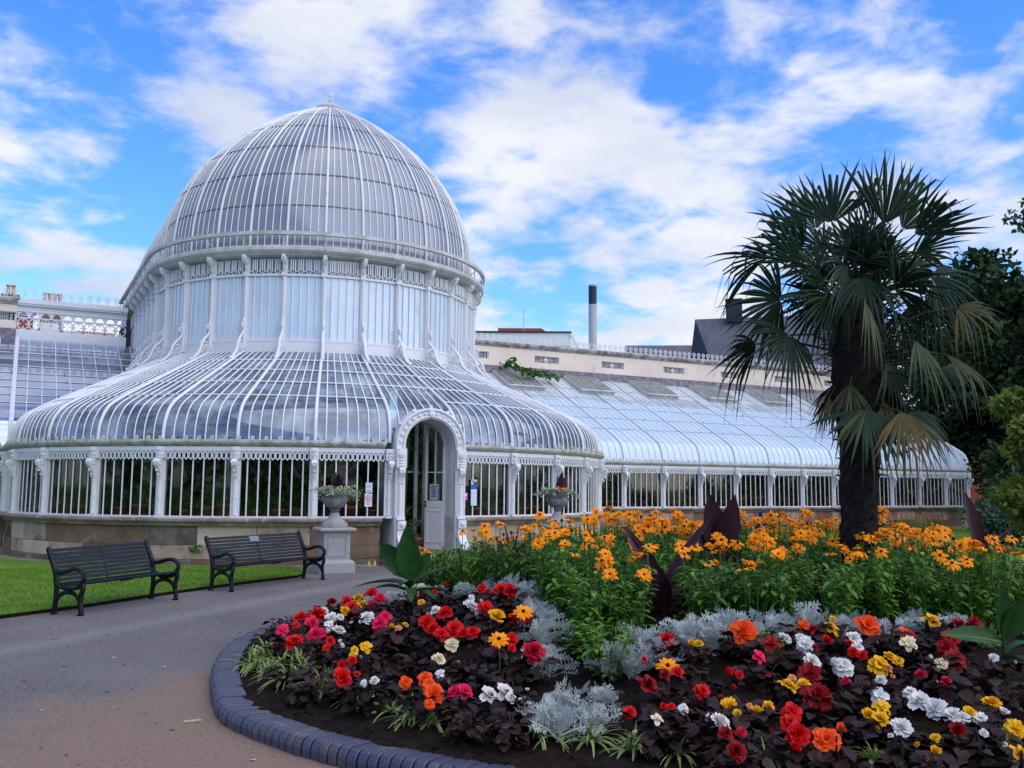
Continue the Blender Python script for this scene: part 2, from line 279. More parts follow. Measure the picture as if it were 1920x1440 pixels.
# ------------------------------------------------------------------ mesh helpers
class MB:
    def __init__(s): s.v = []; s.f = []; s.m = []
    def add(s, vs, fs, mi=0):
        o = len(s.v); s.v.extend([tuple(p) for p in vs])
        for f in fs: s.f.append(tuple(i+o for i in f)); s.m.append(mi)
    def obox(s, c, ax, ay, az, mi=0):
        c = Vector(c); ax, ay, az = Vector(ax), Vector(ay), Vector(az)
        vs = [c+sx*ax+sy*ay+sz*az for sz in (-1, 1) for sy in (-1, 1) for sx in (-1, 1)]
        s.add(vs, [(0, 2, 3, 1), (4, 5, 7, 6), (0, 1, 5, 4), (2, 6, 7, 3), (0, 4, 6, 2), (1, 3, 7, 5)], mi)
    def box(s, x0, x1, y0, y1, z0, z1, mi=0):
        s.obox(((x0+x1)/2, (y0+y1)/2, (z0+z1)/2), ((x1-x0)/2, 0, 0), (0, (y1-y0)/2, 0), (0, 0, (z1-z0)/2), mi)
    def tube(s, pts, r, n=6, mi=0, caps=True, closed=False, sq=None):
        pts = [Vector(p) for p in pts]; K = len(pts)
        rs = r if isinstance(r, (list, tuple)) else [r]*K
        rings = []; ref = None
        for i, p in enumerate(pts):
            if closed: t = pts[(i+1) % K]-pts[i-1]
            else: t = pts[min(i+1, K-1)]-pts[max(i-1, 0)]
            if t.length < 1e-9: t = Vector((0, 0, 1))
            t.normalize()
            if ref is None:
                ref = Vector((0, 0, 1)) if abs(t.z) < .9 else Vector((1, 0, 0))
            a = ref - t*ref.dot(t)
            if a.length < 1e-6: a = t.orthogonal()
            a.normalize(); ref = a; b = t.cross(a)
            o = len(s.v)
            for k in range(n):
                an = 2*pi*(k+.5)/n
                s.v.append(tuple(p+a*cos(an)*rs[i]*(sq[0] if sq else 1)+b*sin(an)*rs[i]*(sq[1] if sq else 1)))
            rings.append(o)
        for i in range(K if closed else K-1):
            A, B = rings[i], rings[(i+1) % K]
            for k in range(n): s.f.append((A+k, A+(k+1) % n, B+(k+1) % n, B+k)); s.m.append(mi)
        if caps and not closed:
            s.f.append(tuple(rings[0]+k for k in reversed(range(n)))); s.m.append(mi)
            s.f.append(tuple(rings[-1]+k for k in range(n))); s.m.append(mi)
    def lathe(s, prof, n=16, c=(0, 0, 0), mi=0, a0=0., squash=None):
        cx, cy, cz = c; rows = []
        for r, z in prof:
            o = len(s.v)
            for k in range(n):
                a = a0+2*pi*k/n; s.v.append((cx+r*cos(a), cy+r*sin(a), cz+z))
            rows.append(o)
        for A, B in zip(rows, rows[1:]):
            for k in range(n): s.f.append((A+k, A+(k+1) % n, B+(k+1) % n, B+k)); s.m.append(mi)
        s.f.append(tuple(rows[0]+k for k in reversed(range(n)))); s.m.append(mi)
        s.f.append(tuple(rows[-1]+k for k in range(n))); s.m.append(mi)
    def grid(s, rows, mi=0, close=False):
        o = len(s.v); n = len(rows[0])
        for r in rows: s.v.extend(tuple(p) for p in r)
        for i in range(len(rows)-1):
            for k in range(n if close else n-1):
                s.f.append((o+i*n+k, o+i*n+(k+1) % n, o+(i+1)*n+(k+1) % n, o+(i+1)*n+k)); s.m.append(mi)
    def sphere(s, c, r, n=8, mi=0, sc=(1, 1, 1)):
        c = Vector(c); rows = []
        for i in range(1, n//2):
            ph = pi*i/(n//2); rows.append([c+Vector((r*sc[0]*sin(ph)*cos(2*pi*k/n), r*sc[1]*sin(ph)*sin(2*pi*k/n), r*sc[2]*cos(ph))) for k in range(n)])
        o = len(s.v); s.grid(rows, mi, True)
        t = len(s.v); s.v.append(tuple(c+Vector((0, 0, r*sc[2])))); s.v.append(tuple(c-Vector((0, 0, r*sc[2]))))
        L = o+(len(rows)-1)*n
        for k in range(n):
            s.f.append((o+(k+1) % n, o+k, t)); s.m.append(mi); s.f.append((L+k, L+(k+1) % n, t+1)); s.m.append(mi)
    def plate(s, outline, o, ax, ay, nrm, th, mi=0):
        """flat outline (2-D points) extruded by th along nrm"""
        o, ax, ay, nrm = Vector(o), Vector(ax), Vector(ay), Vector(nrm); n = len(outline)
        b = [o+ax*x+ay*y-nrm*th/2 for x, y in outline]; t = [p+nrm*th for p in b]
        s.add(b+t, [tuple(reversed(range(n))), tuple(range(n, 2*n))]+[(i, (i+1) % n, n+(i+1) % n, n+i) for i in range(n)], mi)
    def build(s, name, mats, parent=None, smooth=False, loc=None):
        me = bpy.data.meshes.new(name); vs = s.v
        if loc is not None: vs = [(x-loc[0], y-loc[1], z-loc[2]) for x, y, z in vs]
        me.from_pydata(vs, [], s.f)
        mats = mats if isinstance(mats, (list, tuple)) else [mats]
        for q in mats: me.materials.append(M[q] if isinstance(q, str) else q)
        if len(mats) > 1: me.polygons.foreach_set('material_index', s.m)
        if smooth: me.polygons.foreach_set('use_smooth', [True]*len(s.f))
        me.update()
        ob = bpy.data.objects.new(name, me); COL.objects.link(ob)
        if loc is not None: ob.location = loc
        if parent: put(ob, parent)
        return ob
def put(ob, parent):
    ob.parent = parent; ob.matrix_parent_inverse = base_matrix(parent).inverted()
def base_matrix(o):
    m = o.matrix_basis.copy()
    if o.parent: m = base_matrix(o.parent) @ o.matrix_parent_inverse @ m
    return m
def thing(name, label, cat, loc=(0, 0, 0), rz=0., group=None):
    o = bpy.data.objects.new(name, None); COL.objects.link(o); o.empty_display_size = .2
    o.location = loc; o.rotation_euler = (0, 0, rz); tag(o, label, cat, group); return o
def tag(o, label=None, cat=None, group=None, kind=None):
    if label: o['label'] = label
    if cat: o['category'] = cat
    if group: o['group'] = group
    if kind: o['kind'] = kind
    return o
def inst(src, name, loc, rot=None, scale=1., parent=None):
    """a copy of a mesh object sharing its mesh; placed in world space and parented"""
    o = src.copy() if src.users_collection else src
    o = bpy.data.objects.new(name, src.data); COL.objects.link(o)
    mm = Matrix.Translation(loc)
    if rot is not None: mm = mm @ (rot if isinstance(rot, Matrix) else Matrix.Rotation(rot, 4, 'Z'))
    mm = mm @ Matrix.Diagonal((scale, scale, scale, 1) if isinstance(scale, (int, float)) else (*scale, 1))
    o.matrix_basis = mm
    if parent: put(o, parent)
    return o
def proto(mb, name, mats, smooth=False):
    """a mesh kept only as data for copies"""
    o = mb.build(name, mats, smooth=smooth); COL.objects.unlink(o); return o
def frame2(p, t):
    """matrix whose x axis is the outward normal given in t (2-D), z up"""
    x = Vector((t[0], t[1], 0)).normalized(); z = Vector((0, 0, 1)); y = z.cross(x)
    mm = Matrix((x, y, z)).transposed().to_4x4(); return mm

# ------------------------------------------------------------------ the glasshouse
UC = 8.576
AV, DV = 27.69, 29.35                    # plan centres (y) of the round apron and of the drum
UA = UC-.10
AA, AB = 8.54, 7.49                      # apron ring half axes (wall line)
DA, DB = 4.98, 4.95                      # drum ring half axes
VW, VB = 28.48, 34.65                    # wing front wall and back wall
UE = 39.49                               # right end of the right wing
def arc_table(a, b):
    T = [(-pi/2, 0.)]; n = 600
    for i in range(1, n+1):
        t = -pi/2+pi*i/n; q = T[-1][0]
        T.append((t, T[-1][1]+hypot(a*(sin(t)-sin(q)), b*(cos(t)-cos(q)))))
    L = T[-1][1]; return [(t, s-L/2) for t, s in T], L/2
AT, AL = arc_table(AA, AB); DT, DL = arc_table(DA, DB)
def th_of(T, L, s):
    if s <= -L: return -pi/2, s+L
    if s >= L: return pi/2, s-L
    lo, hi = 0, len(T)-1
    while hi-lo > 1:
        mid = (lo+hi)//2
        if T[mid][1] < s: lo = mid
        else: hi = mid
    f = (s-T[lo][1])/(T[hi][1]-T[lo][1]); return T[lo][0]+f*(T[hi][0]-T[lo][0]), 0.
def ringpt(T, L, a, b, vc, s, back=None, uc=UC):
    """plan point and outward normal at signed arc length s of a ring: front half ellipse, then straight sides"""
    th, e = th_of(T, L, s); e = abs(e)
    if e and back and e > back[0]:
        k = min(1., (e-back[0])/(back[1]))*pi/2; sg = 1 if th > 0 else -1
        return Vector((uc+sg*a*cos(k), vc+back[0]+back[2]*sin(k)*b/DB, 0)), Vector((sg*cos(k), sin(k), 0)).normalized()
    if e: return Vector((uc+(a if th > 0 else -a), vc+e, 0)), Vector((1 if th > 0 else -1, 0, 0))
    return Vector((uc+a*sin(th), vc-b*cos(th), 0)), Vector((sin(th)/a, -cos(th)/b, 0)).normalized()
BACK = (12., 7.8, 5.)
DJ, DO, AJ = 1.055, .26, 1.69
def P_d(j, off=0., z=0.):
    p, n = ringpt(DT, DL, DA+off, DB+off, DV, j*DJ+DO, BACK); p.z = z; return p
def N_d(j): return ringpt(DT, DL, DA, DB, DV, j*DJ+DO, BACK)[1]
def P_a(j, off=0., z=0.):
    p, n = ringpt(AT, AL, AA+off, AB+off, AV, j*AJ, None, UA); p.z = z; return p
def N_a(j): return ringpt(AT, AL, AA, AB, AV, j*AJ, None, UA)[1]
def lerp_tab(T, x):
    for (x0, y0), (x1, y1) in zip(T, T[1:]):
        if x <= x1: return y0+(y1-y0)*(x-x0)/(x1-x0)
    return T[-1][1]
WPROF = [(28.48, 2.72), (28.485, 2.86), (28.51, 3.0), (28.57, 3.19), (28.66, 3.37), (28.79, 3.49), (28.97, 3.60), (29.27, 3.78), (29.74, 4.03), (34.55, 6.50)]
def zw(v): return lerp_tab(WPROF, v)

gh = thing('greenhouse', 'white Victorian iron and glass palm house with a ribbed dome and two wings', 'greenhouse', (UC, 20.2, 0))
def frange(a, b, n): return [a+(b-a)*i/n for i in range(n+1)]

# ---- dome: ribs run from the cornice to the cap
ZD0, ZTOP, DN, DM = 8.16, 14.52, 1.788, .824
TSH = Vector((.266, .48, 0))           # the crown stands a little behind the centre of the front curve
APEX = Vector((UC, DV, 0))
def P_dome(j, ph, off=0.):
    p = P_d(j, -.07, 0); k = cos(ph)**DN; q = APEX+(p-APEX)*k+TSH*(1-k)
    q.z = ZD0+(ZTOP-ZD0)*sin(ph)**DM
    if off:
        n = (N_d(j)*(sin(pi/2-ph)+.05)+Vector((0, 0, sin(ph)))).normalized(); q = q+n*off
    return q
PHS = [0, .02, .05, .09, .14, .2, .27, .35, .44, .54, .65, .77, .9, 1.04, 1.18, 1.3, 1.40, 1.46]
LAPS = [.153, .305, .49, .70, .90]
JMAX = 26.0
dome = bpy.data.objects.new('dome', None); COL.objects.link(dome); dome.location = (UC, DV, ZD0); put(dome, gh)
nb = 0
for i in range(-26, 27):
    j0, j1 = i-.5, i+.5
    js = frange(j0, j1, 5)
    far = i < -15 or i > 13
    g = MB(); g.grid([[P_dome(j, ph) for j in (js if not far else js[::5])] for ph in PHS])
    pn = g.build('glass_panel', 'g_dome', dome, smooth=True)
    if far: continue
    b = MB()
    for j in js[1:-1]: b.tube([P_dome(j, ph, .012) for ph in PHS], [.0165]*12+[.013]*6, 4, caps=False)
    b.build('glazing_bars', 'white', pn)
    lp = MB()
    for ph in LAPS: lp.tube([P_dome(j, ph, .012) for j in js], .013, 4, caps=False)
    lp.build('glazing_laps', 'lap', pn)
    r = MB(); r.tube([P_dome(j0, ph, .025) for ph in PHS], [.038]*12+[.03]*6, 6, caps=False)
    r.build('rib', 'white', dome, smooth=True)
c = MB(); c.lathe([(.16, -.05), (.46, -.06), (.50, 0.0), (.46, .06), (.30, .13), (.12, .17), (.05, .2)], 24, (UC+.266, DV+.48, ZTOP-.06))
cap = c.build('dome_cap', 'white_worn', dome, smooth=True)
f = MB(); zc0 = ZTOP+.12
f.tube([(UC+.266, DV+.48, zc0), (UC+.266, DV+.48, zc0+.47)], [.03, .016], 8)
f.sphere((UC+.266, DV+.48, zc0+.13), .035, 8); f.sphere((UC+.266, DV+.48, zc0+.47), .03, 8)
def spiral(c, ax, r0, r1, a0, a1, n=14): 
    return [Vector(c)+Vector(ax)*(r0+(r1-r0)*i/n)*cos(a0+(a1-a0)*i/n)+Vector((0, 0, 1))*(r0+(r1-r0)*i/n)*sin(a0+(a1-a0)*i/n) for i in range(n+1)]
for q in range(4):
    ax = Vector((cos(q*pi/2+.4), sin(q*pi/2+.4), 0))
    f.tube(spiral(Vector((UC+.266, DV+.48, zc0+.20))+ax*.075, ax, .07, .02, -pi*.9, pi*1.6), .014, 5)
    f.tube(spiral(Vector((UC+.266, DV+.48, zc0+.35))+ax*.05, ax, .055, .015, -pi*.9, pi*1.6), .012, 5)
f.build('finial', 'white', cap, smooth=True)

# ---- ring sweeps
def sweep_d(prof, j0, j1, step=.2, close=True):
    mb = MB(); n = max(2, int((j1-j0)/step)); rows = []
    for j in frange(j0, j1, n):
        rows.append([P_d(j, o, z) for o, z in prof])
    mb.grid(rows, close=close); return mb
def sweep_a(prof, j0, j1, step=.1, close=True, mb=None):
    mb = mb or MB(); n = max(2, int((j1-j0)/step)); rows = []
    for j in frange(j0, j1, n): rows.append([P_a(j, o, z) for o, z in prof])
    mb.grid(rows, close=close); return mb
JD0, JD1 = -15.4, 14.9
sweep_d([(-.06, 7.96), (.12, 7.99), (.20, 8.0), (.24, 8.04), (.30, 8.06), (.35, 8.11), (.35, 8.2), (.31, 8.235), (-.2, 8.235), (-.2, 7.96)], JD0, JD1).build('cornice', 'white_worn', gh)
rail = sweep_d([(.27, 8.52), (.39, 8.52), (.39, 8.62), (.27, 8.62)], JD0, JD1).build('gallery_rail', 'white_worn', gh)
mb = MB()
for i in range(-15, 15):
    p, n = P_d(i-.5, .33, 0), N_d(i-.5)
    mb.tube([p+Vector((0, 0, 8.235)), p+Vector((0, 0, 8.52))], .022, 6)
    mb.tube([p+Vector((0, 0, 8.40)), p+n*-.2+Vector((0, 0, 8.30))], .015, 5)
mb.build('stanchions', 'white_worn', rail)

# ---- drum columns, brackets, scroll buttresses (local x = outwards)
def colmesh():
    b = MB(); b.box(-.05, .06, -.065, .065, 5.3, 7.98)
    b.tube([(.07, 0, 5.45), (.07, 0, 7.5)], .045, 8); b.box(.02, .13, -.08, .08, 7.44, 7.54)
    return proto(b, 'column', 'white')
def brackmesh():
    b = MB()
    ol = [(.05, 7.62), (.09, 7.60), (.12, 7.66), (.13, 7.74), (.20, 7.78), (.27, 7.86), (.31, 7.93), (.31, 8.0), (.05, 8.0)]
    b.plate(ol, (0, 0, 0), (1, 0, 0), (0, 0, 1), (0, 1, 0), .075)
    for sg in (-1, 1):
        b.tube([(.20+.085*cos(a)*(1-a/22), sg*.045, 7.885+.085*sin(a)*(1-a/22)) for a in [k*.5 for k in range(0, 24)]], .018, 5)
    b.tube([(.15, 0, 7.70), (.10, 0, 7.60), (.06, 0, 7.52)], .03, 6)
    return proto(b, 'bracket', 'white')
def buttmesh():
    b = MB()
    z0 = 5.28
    S1 = [(.95, z0-.22), (.78, z0-.10), (.62, z0+.02), (.52, z0+.17), (.47, z0+.33), (.36, z0+.45), (.22, z0+.55), (.14, z0+.66), (.13, z0+.78), (.17, z0+.90), (.14, z0+1.0)]
    b.tube([(x, 0, z) for x, z in S1], [.035, .045, .05, .05, .045, .042, .04, .035, .03, .027, .02], 6, sq=(1, 1.0))
    def vol(cx, cz, r, turns, a0, sg=1, rad=.024):
        k = 18; b.tube([(cx+r*(1-.8*i/k)*cos(a0+sg*turns*2*pi*i/k), 0, cz+r*(1-.8*i/k)*sin(a0+sg*turns*2*pi*i/k)) for i in range(k+1)], rad, 5)
    vol(.28, z0+.20, .17, 1.5, .6); vol(.24, z0+.20, .10, 1.2, 2.6, -1, .02); vol(.42, z0+.04, .10, 1.3, 2.4, -1); vol(.20, z0+.78, .09, 1.4, -1.0, 1, .022)
    vol(.62, z0-.06, .09, 1.2, 3.2, -1, .02)
    b.tube([(.08, 0, z0+.02), (.30, 0, z0+.0), (.60, 0, z0-.1)], .02, 5); b.tube([(.07, 0, z0+.05), (.10, 0, z0+.30), (.16, 0, z0+.5)], .02, 5)
    for q, r in ((1.04, .05), (1.13, .042), (1.2, .03)): b.sphere((.10, 0, z0+q), r, 8)
    b.sphere((.96, 0, z0-.18), .06, 8)
    return proto(b, 'scroll_buttress', 'white', True)
PC, PB, PS = colmesh(), brackmesh(), buttmesh()
for i in range(-12, 13):
    j = i-.5
    p = P_d(j, 0, 0)
    if p.y > 35.5: continue
    mm = frame2(None, N_d(j))
    inst(PC, 'column', p, mm, parent=gh); inst(PB, 'bracket', p, mm, parent=gh)
    if p.y < 34: inst(PS, 'scroll_buttress', p, mm, (.82, 1, 1), parent=gh)
# ---- drum windows, bay by bay
for i in range(-14, 14):
    j0, j1 = i-.5, i+.5
    if P_d(i, 0).y > 37: continue
    js = frange(j0, j1, 5); b = MB()
    for j in js[1:-1]:
        p = P_d(j, 0, 0); b.tube([p+Vector((0, 0, 5.7)), p+Vector((0, 0, 7.5))], .02, 4)
    for o, z0, z1, d in ((0, 7.45, 7.51, .04), (0, 5.64, 5.71, .05)):
        b.grid([[P_d(j, o-d, z0), P_d(j, o+d, z0), P_d(j, o+d, z1), P_d(j, o-d, z1)] for j in js], close=True)
    wn = b.build('drum_window', 'white', gh)
    g = MB(); g.grid([[P_d(j, -.02, z) for j in js] for z in (5.7, 6.6, 7.48)]); g.build('pane', 'g_drum', wn)
    fr = MB()
    for q in range(5):
        ja, jb = js[q]+.03, js[q+1]-.03; jm = (ja+jb)/2
        A, B = P_d(ja, .02, 0), P_d(jb, .02, 0); h = (B-A).length/2; c = (A+B)/2; t = (B-A).normalized()
        fr.tube([c-t*h*cos(pi*k/8)+Vector((0, 0, 7.52+h*.95*sin(pi*k/8))) for k in range(9)], .016, 4)
        for jj in (ja-.03, (ja+jm)/2-.01, (jb+jm)/2+.01):
            p = P_d(jj, .02, 0); fr.tube([p+Vector((0, 0, 7.6)), p+Vector((0, 0, 7.88)), p+Vector((0, 0, 7.93))], [.021, .021, .006], 4)
    fr.build('fretwork', 'white', wn)
    g = MB(); g.grid([[P_d(j, -.03, z) for j in js] for z in (7.5, 7.97)]); g.build('frieze_glass', 'g_dome', wn)
sweep_d([(-.03, 5.25), (.04, 5.25), (.04, 5.66), (-.03, 5.66)], -12.2, 11.7).build('drum_base', 'white', gh)

# ---- apron (the round lean-to under the drum)
def ap_pt(j, w, off=0.):
    o = P_a(j, -.02, 0); q = P_d(j, .02, 0)
    D = (q-o).length; r = w*D
    T = [(0, 2.74), (.008, 2.9), (.03, 3.06), (.09, 3.24), (.18, 3.40), (.32, 3.55), (.5, 3.66), (.8, 3.81), (D, 5.36)]
    p = o+(q-o)*w; p.z = lerp_tab(T, r)
    if off: p = p+(N_a(j)*.7+Vector((0, 0, .7)))*off if r > .3 else p+(N_a(j)*.98+Vector((0, 0, .2)))*off
    return p
WS = [0, .002, .007, .02, .04, .07, .11, .16, .22, .30, .40, .5, .6, .7, .8, .9, 1.0]
def vis(p): return p.y < VW-.02 or p.z > zw(p.y)-.015
def ap_line(j, off=0.):
    """the part of one rafter line that stands clear of the wing roof"""
    pts = [ap_pt(j, x, off) for x in WS]
    ok = [vis(ap_pt(j, x)) for x in WS]
    if not any(ok): return None
    k = ok.index(True)
    if k == 0: return pts
    a, b = WS[k-1], WS[k]
    for _ in range(12):
        mmid = (a+b)/2
        if vis(ap_pt(j, mmid)): b = mmid
        else: a = mmid
    return [ap_pt(j, b+(1-b)*x, off) for x in WS]
ALAP = [.20, .42, .63, .82]
DOORW = .74
for i in range(-9, 10):
    j0, j1 = i-.5, i+.5; js = frange(j0, j1, 7); door_bay = i == 0
    lines = [(j, ap_line(j)) for j in js]; lines = [(j, l) for j, l in lines if l]
    if len(lines) < 2: continue
    if door_bay:   # roof above the arched doorway starts behind the arch
        lines = []
        for j in js:
            xx = min(.86, abs(P_a(j).x-8.60)); ztop = 2.66+sqrt(max(0, .86**2-xx*xx)) if abs(P_a(j).x-8.60) < .86 else 0; w0 = 0.
            while ap_pt(j, w0).z < ztop and w0 < .4: w0 += .004
            lines.append((j, [ap_pt(j, w0+(1-w0)*x) for x in WS]))
    g = MB(); g.grid([[l[k] for j, l in lines] for k in range(len(WS))])
    pn = g.build('roof_panel', 'g_apron', gh, smooth=True)
    b = MB()
    for j, l in lines:
        if j in (js[0], js[-1]): continue
        n = N_a(j); b.tube([p+(n*.6+Vector((0, 0, .6)))*.022 for p in l], .0185, 4, caps=False)
    for wv in ALAP:
        pts = [ap_pt(j, wv, .03) for j, l in lines if vis(ap_pt(j, wv)) and not (door_bay and wv < .24)]
        if len(pts) > 1: b.tube(pts, .021, 4, caps=False)
    b.build('glazing_bars', 'white', pn)
for i in range(-9, 11):
    l = ap_line(i-.5, .035)
    if l:
        b = MB(); b.tube(l, .042, 6, caps=False); b.build('roof_rib', 'white', gh, smooth=True)
# white boards where the apron meets each wing roof
for sg in (-1, 1):
    b = MB(); L = []; prev = None
    for k in range(60):
        j = sg*(7.35+k*.06); l = ap_line(j)
        if not l: break
        L.append(l[0])
    L = [p for p in L if p.y > VW-.05]
    if len(L) > 2: b.tube([p+Vector((-.02*sg, -.02, .05)) for p in L], .10, 4, sq=(1, .6)); b.build('valley_board', 'white', gh)
# gutter with its little crest knobs
GUT = [(-.12, 2.60), (.02, 2.60), (.05, 2.63), (.11, 2.65), (.15, 2.70), (.15, 2.755), (.10, 2.765), (-.12, 2.75)]
FAS = [(-.02, 2.505), (.06, 2.505), (.06, 2.60), (-.02, 2.60)]
for a, bb_ in ((-8.0, -.56), (.56, 8.0)):
    gt = sweep_a(GUT, a, bb_).build('gutter', 'mossy', gh); sweep_a(FAS, a, bb_).build('fascia', 'white', gt)
    k = MB(); n = int((bb_-a)/.172)
    for q in range(n+1):
        j = a+(bb_-a)*q/n; p, nn = P_a(j, .1, 2.77), N_a(j); t = Vector((-nn.y, nn.x, 0))
        k.plate([(.045*cos(x*pi/5), .03+.05*sin(x*pi/5)) for x in range(10)], p, t, (0, 0, 1), nn, .03)
    k.build('crest', 'white_worn', gt)
# ---- columns of the apron and the wings (local x = outwards)
def acol():
    b = MB()
    b.box(-.07, .03, -.10, .10, 1.03, 2.6); b.box(.03, .05, -.045, .045, 1.15, 1.9)
    b.tube([(.045, 0, 1.10), (.045, 0, 1.86)], .052, 8); b.box(.0, .12, -.07, .07, 1.03, 1.09); b.tube([(.045, 0, 1.86), (.045, 0, 1.9)], .065, 8)
    return proto(b, 'pilaster', 'white')
def abrk():
    b = MB()
    ol = [(.03, 1.90), (.09, 1.91), (.10, 2.0), (.15, 2.10), (.21, 2.19), (.22, 2.27), (.18, 2.33), (.10, 2.335), (.03, 2.33)]
    b.plate(ol, (0, 0, 0), (1, 0, 0), (0, 0, 1), (0, 1, 0), .085)
    for sg in (-1, 1):
        b.tube([(.145+.068*cos(a)*(1-a/16), sg*.045, 2.245+.068*sin(a)*(1-a/16)) for a in [k*.5 for k in range(0, 22)]], .016, 5)
    b.box(-.02, .10, -.085, .085, 2.335, 2.60)
    b.tube([(.10, 0, 2.53), (.125, 0, 2.53)], .052, 10); b.tube([(.10, 0, 2.53), (.15, 0, 2.53)], .024, 8)
    for z, r in ((2.45, .04), (2.40, .032), (2.36, .028)): b.sphere((.11, 0, z), r, 8, sc=(.8, 1.5, .8))
    for sg in (-1, 1): b.sphere((.11, sg*.04, 2.43), .025, 6)
    b.sphere((.16, 0, 2.07), .03, 6); b.sphere((.12, 0, 1.98), .026, 6)
    return proto(b, 'scroll_bracket', 'white', False)
PAC, PAB = acol(), abrk()
def window_bay(pt, js, nrm, hexn, parent, label=None):
    """one glazed bay: bars, hexagon valance, sill rail; pt(j, off, z) gives points"""
    b = MB()
    for j in js[1:-1]:
        p = pt(j, 0, 0); b.tube([p+Vector((0, 0, 1.06)), p+Vector((0, 0, 2.46))], .0185, 4)
    for o, z0, z1 in ((.03, 1.03, 1.075), (.015, 2.46, 2.51)):
        b.grid([[pt(j, -o, z0), pt(j, o, z0), pt(j, o, z1), pt(j, -o, z1)] for j in js], close=True)
    wn = b.build('window', 'white', parent)
    g = MB(); g.grid([[pt(j, -.015, z) for j in js] for z in (1.06, 1.8, 2.5)]); g.build('pane', 'g_win', wn)
    v = MB(); ja, jb = js[0]+(js[-1]-js[0])*.065, js[-1]-(js[-1]-js[0])*.065
    for q in range(hexn):
        jc = ja+(jb-ja)*(q+.5)/hexn; c, c2 = pt(jc, .045, 0), pt(jc+.01, .045, 0); t = (c2-c).normalized()
        hw = (pt(jb, .045, 0)-pt(ja, .045, 0)).length/hexn*.47; nn = Vector((t.y, -t.x, 0))
        O = [(0, 2.305), (hw, 2.35), (hw, 2.46), (0, 2.51), (-hw, 2.46), (-hw, 2.35)]
        I = [(0, 2.338), (hw*.52, 2.366), (hw*.52, 2.444), (0, 2.474), (-hw*.52, 2.444), (-hw*.52, 2.366)]
        fr = [c+t*x+Vector((0, 0, z))+nn*.008 for x, z in O]+[c+t*x+Vector((0, 0, z))+nn*.008 for x, z in I]
        bk = [p-nn*.016 for p in fr]
        fs = []
        for k in range(6):
            k2 = (k+1) % 6; fs += [(k, k2, 6+k2, 6+k), (12+k2, 12+k, 18+k, 18+k2), (k, 12+k, 12+k2, k2), (6+k2, 18+k2, 18+k, 6+k)]
        v.add(fr+bk, fs)
    v.build('valance', 'white', wn)
    return wn
for i in range(-8, 9):
    if i == 0: continue
    js = frange(i-.5, i+.5, 7)
    if P_a(i, 0).y > 28.4: continue
    window_bay(P_a, js, N_a, 14, gh)
for i in range(-8, 10):
    j = i-.5; p = P_a(j, 0, 0)
    if p.y > 28.3: continue
    mm = frame2(None, N_a(j)); inst(PAC, 'pilaster', p, mm, parent=gh); inst(PAB, 'scroll_bracket', p, mm, (1.3, 1.15, 1), parent=gh)
# ---- stone base wall with moulded sill
SILL = [(-.25, .86), (.08, .86), (.10, .90), (.17, .95), (.19, .97), (.19, 1.01), (.14, 1.035), (-.25, 1.035)]
rnd = random.Random(3)
stones = ['stone', 'stone_pale', 'stone_brown', 'stone_black', 'joint']
for a, b_ in ((-7.9, -.60), (.60, 7.9)):
    bw = MB(); n = 10
    for crs, (z0, z1, of) in enumerate(((.0, .13, .14), (.138, .43, .03), (.438, .87, .0))):
        cuts = [a]
        while cuts[-1] < b_-.4: cuts.append(cuts[-1]+rnd.uniform(.45, .8) if crs else cuts[-1]+.7)
        cuts[-1] = b_
        for c0, c1 in zip(cuts, cuts[1:]):
            mi = rnd.choices([0, 1, 2, 3], [5, 3.4, 1.5, .3])[0]
            if crs == 2 and a < 0 and abs((c0+c1)/2+3.3) < .4: mi = 3
            if crs == 0: mi = rnd.choice([2, 3])
            q = frange(c0+.004, c1-.004, 5)
            bw.grid([[P_a(j, of-.3, z0), P_a(j, of, z0), P_a(j, of, z1), P_a(j, of-.3, z1)] for j in q], mi, True)
            for e in (q[0], q[-1]): bw.add([P_a(e, of-.3, z0), P_a(e, of, z0), P_a(e, of, z1), P_a(e, of-.3, z1)], [(0, 1, 2, 3)], mi)
    sweep_a([(-.28, .01), (-.012, .01), (-.012, .86), (-.28, .86)], a+.01, b_-.01, mb=None)
    w_ = bw.build('base_wall', stones, gh)
    sweep_a([(-.28, .01), (-.012, .01), (-.012, .86), (-.28, .86)], a+.01, b_-.01).build('mortar', 'joint', w_)
    sw = sweep_a(SILL, a-.0, b_+.0)
    for e in (a, b_): sw.add([P_a(e, o, z) for o, z in SILL], [tuple(range(len(SILL)))])
    sw.build('sill', 'sill', w_)

# ---- arched doorway in the middle of the apron
DX, DY = 8.60, 20.16           # middle of the threshold
ri, ro, zs, dep = .63, .88, 2.70, .95
a = MB()
def archline(r, n=16): return [(DX-r, .25), (DX-r, zs)]+[(DX-r*cos(pi*k/n), zs+r*sin(pi*k/n)) for k in range(1, n)]+[(DX+r, zs), (DX+r, .25)]
Li, Lo = archline(ri), archline(ro)
y0, y1 = DY-.10, DY+dep
for k in range(len(Li)-1):
    i0, i1, o0, o1 = Li[k], Li[k+1], Lo[k], Lo[k+1]
    V = lambda p, y: (p[0], y, p[1])
    a.add([V(i0, y0), V(i1, y0), V(o1, y0), V(o0, y0)], [(0, 1, 2, 3)], 0)
    a.add([V(i0, y1), V(i1, y1), V(o1, y1), V(o0, y1)], [(3, 2, 1, 0)], 0)
    a.add([V(o0, y0), V(o1, y0), V(o1, y1), V(o0, y1)], [(0, 1, 2, 3)], 0)
    a.add([V(i0, y0), V(i1, y0), V(i1, y1), V(i0, y1)], [(3, 2, 1, 0)], 1)
arch = a.build('door_arch', ['white', 'white_worn'], gh)
mo = MB()
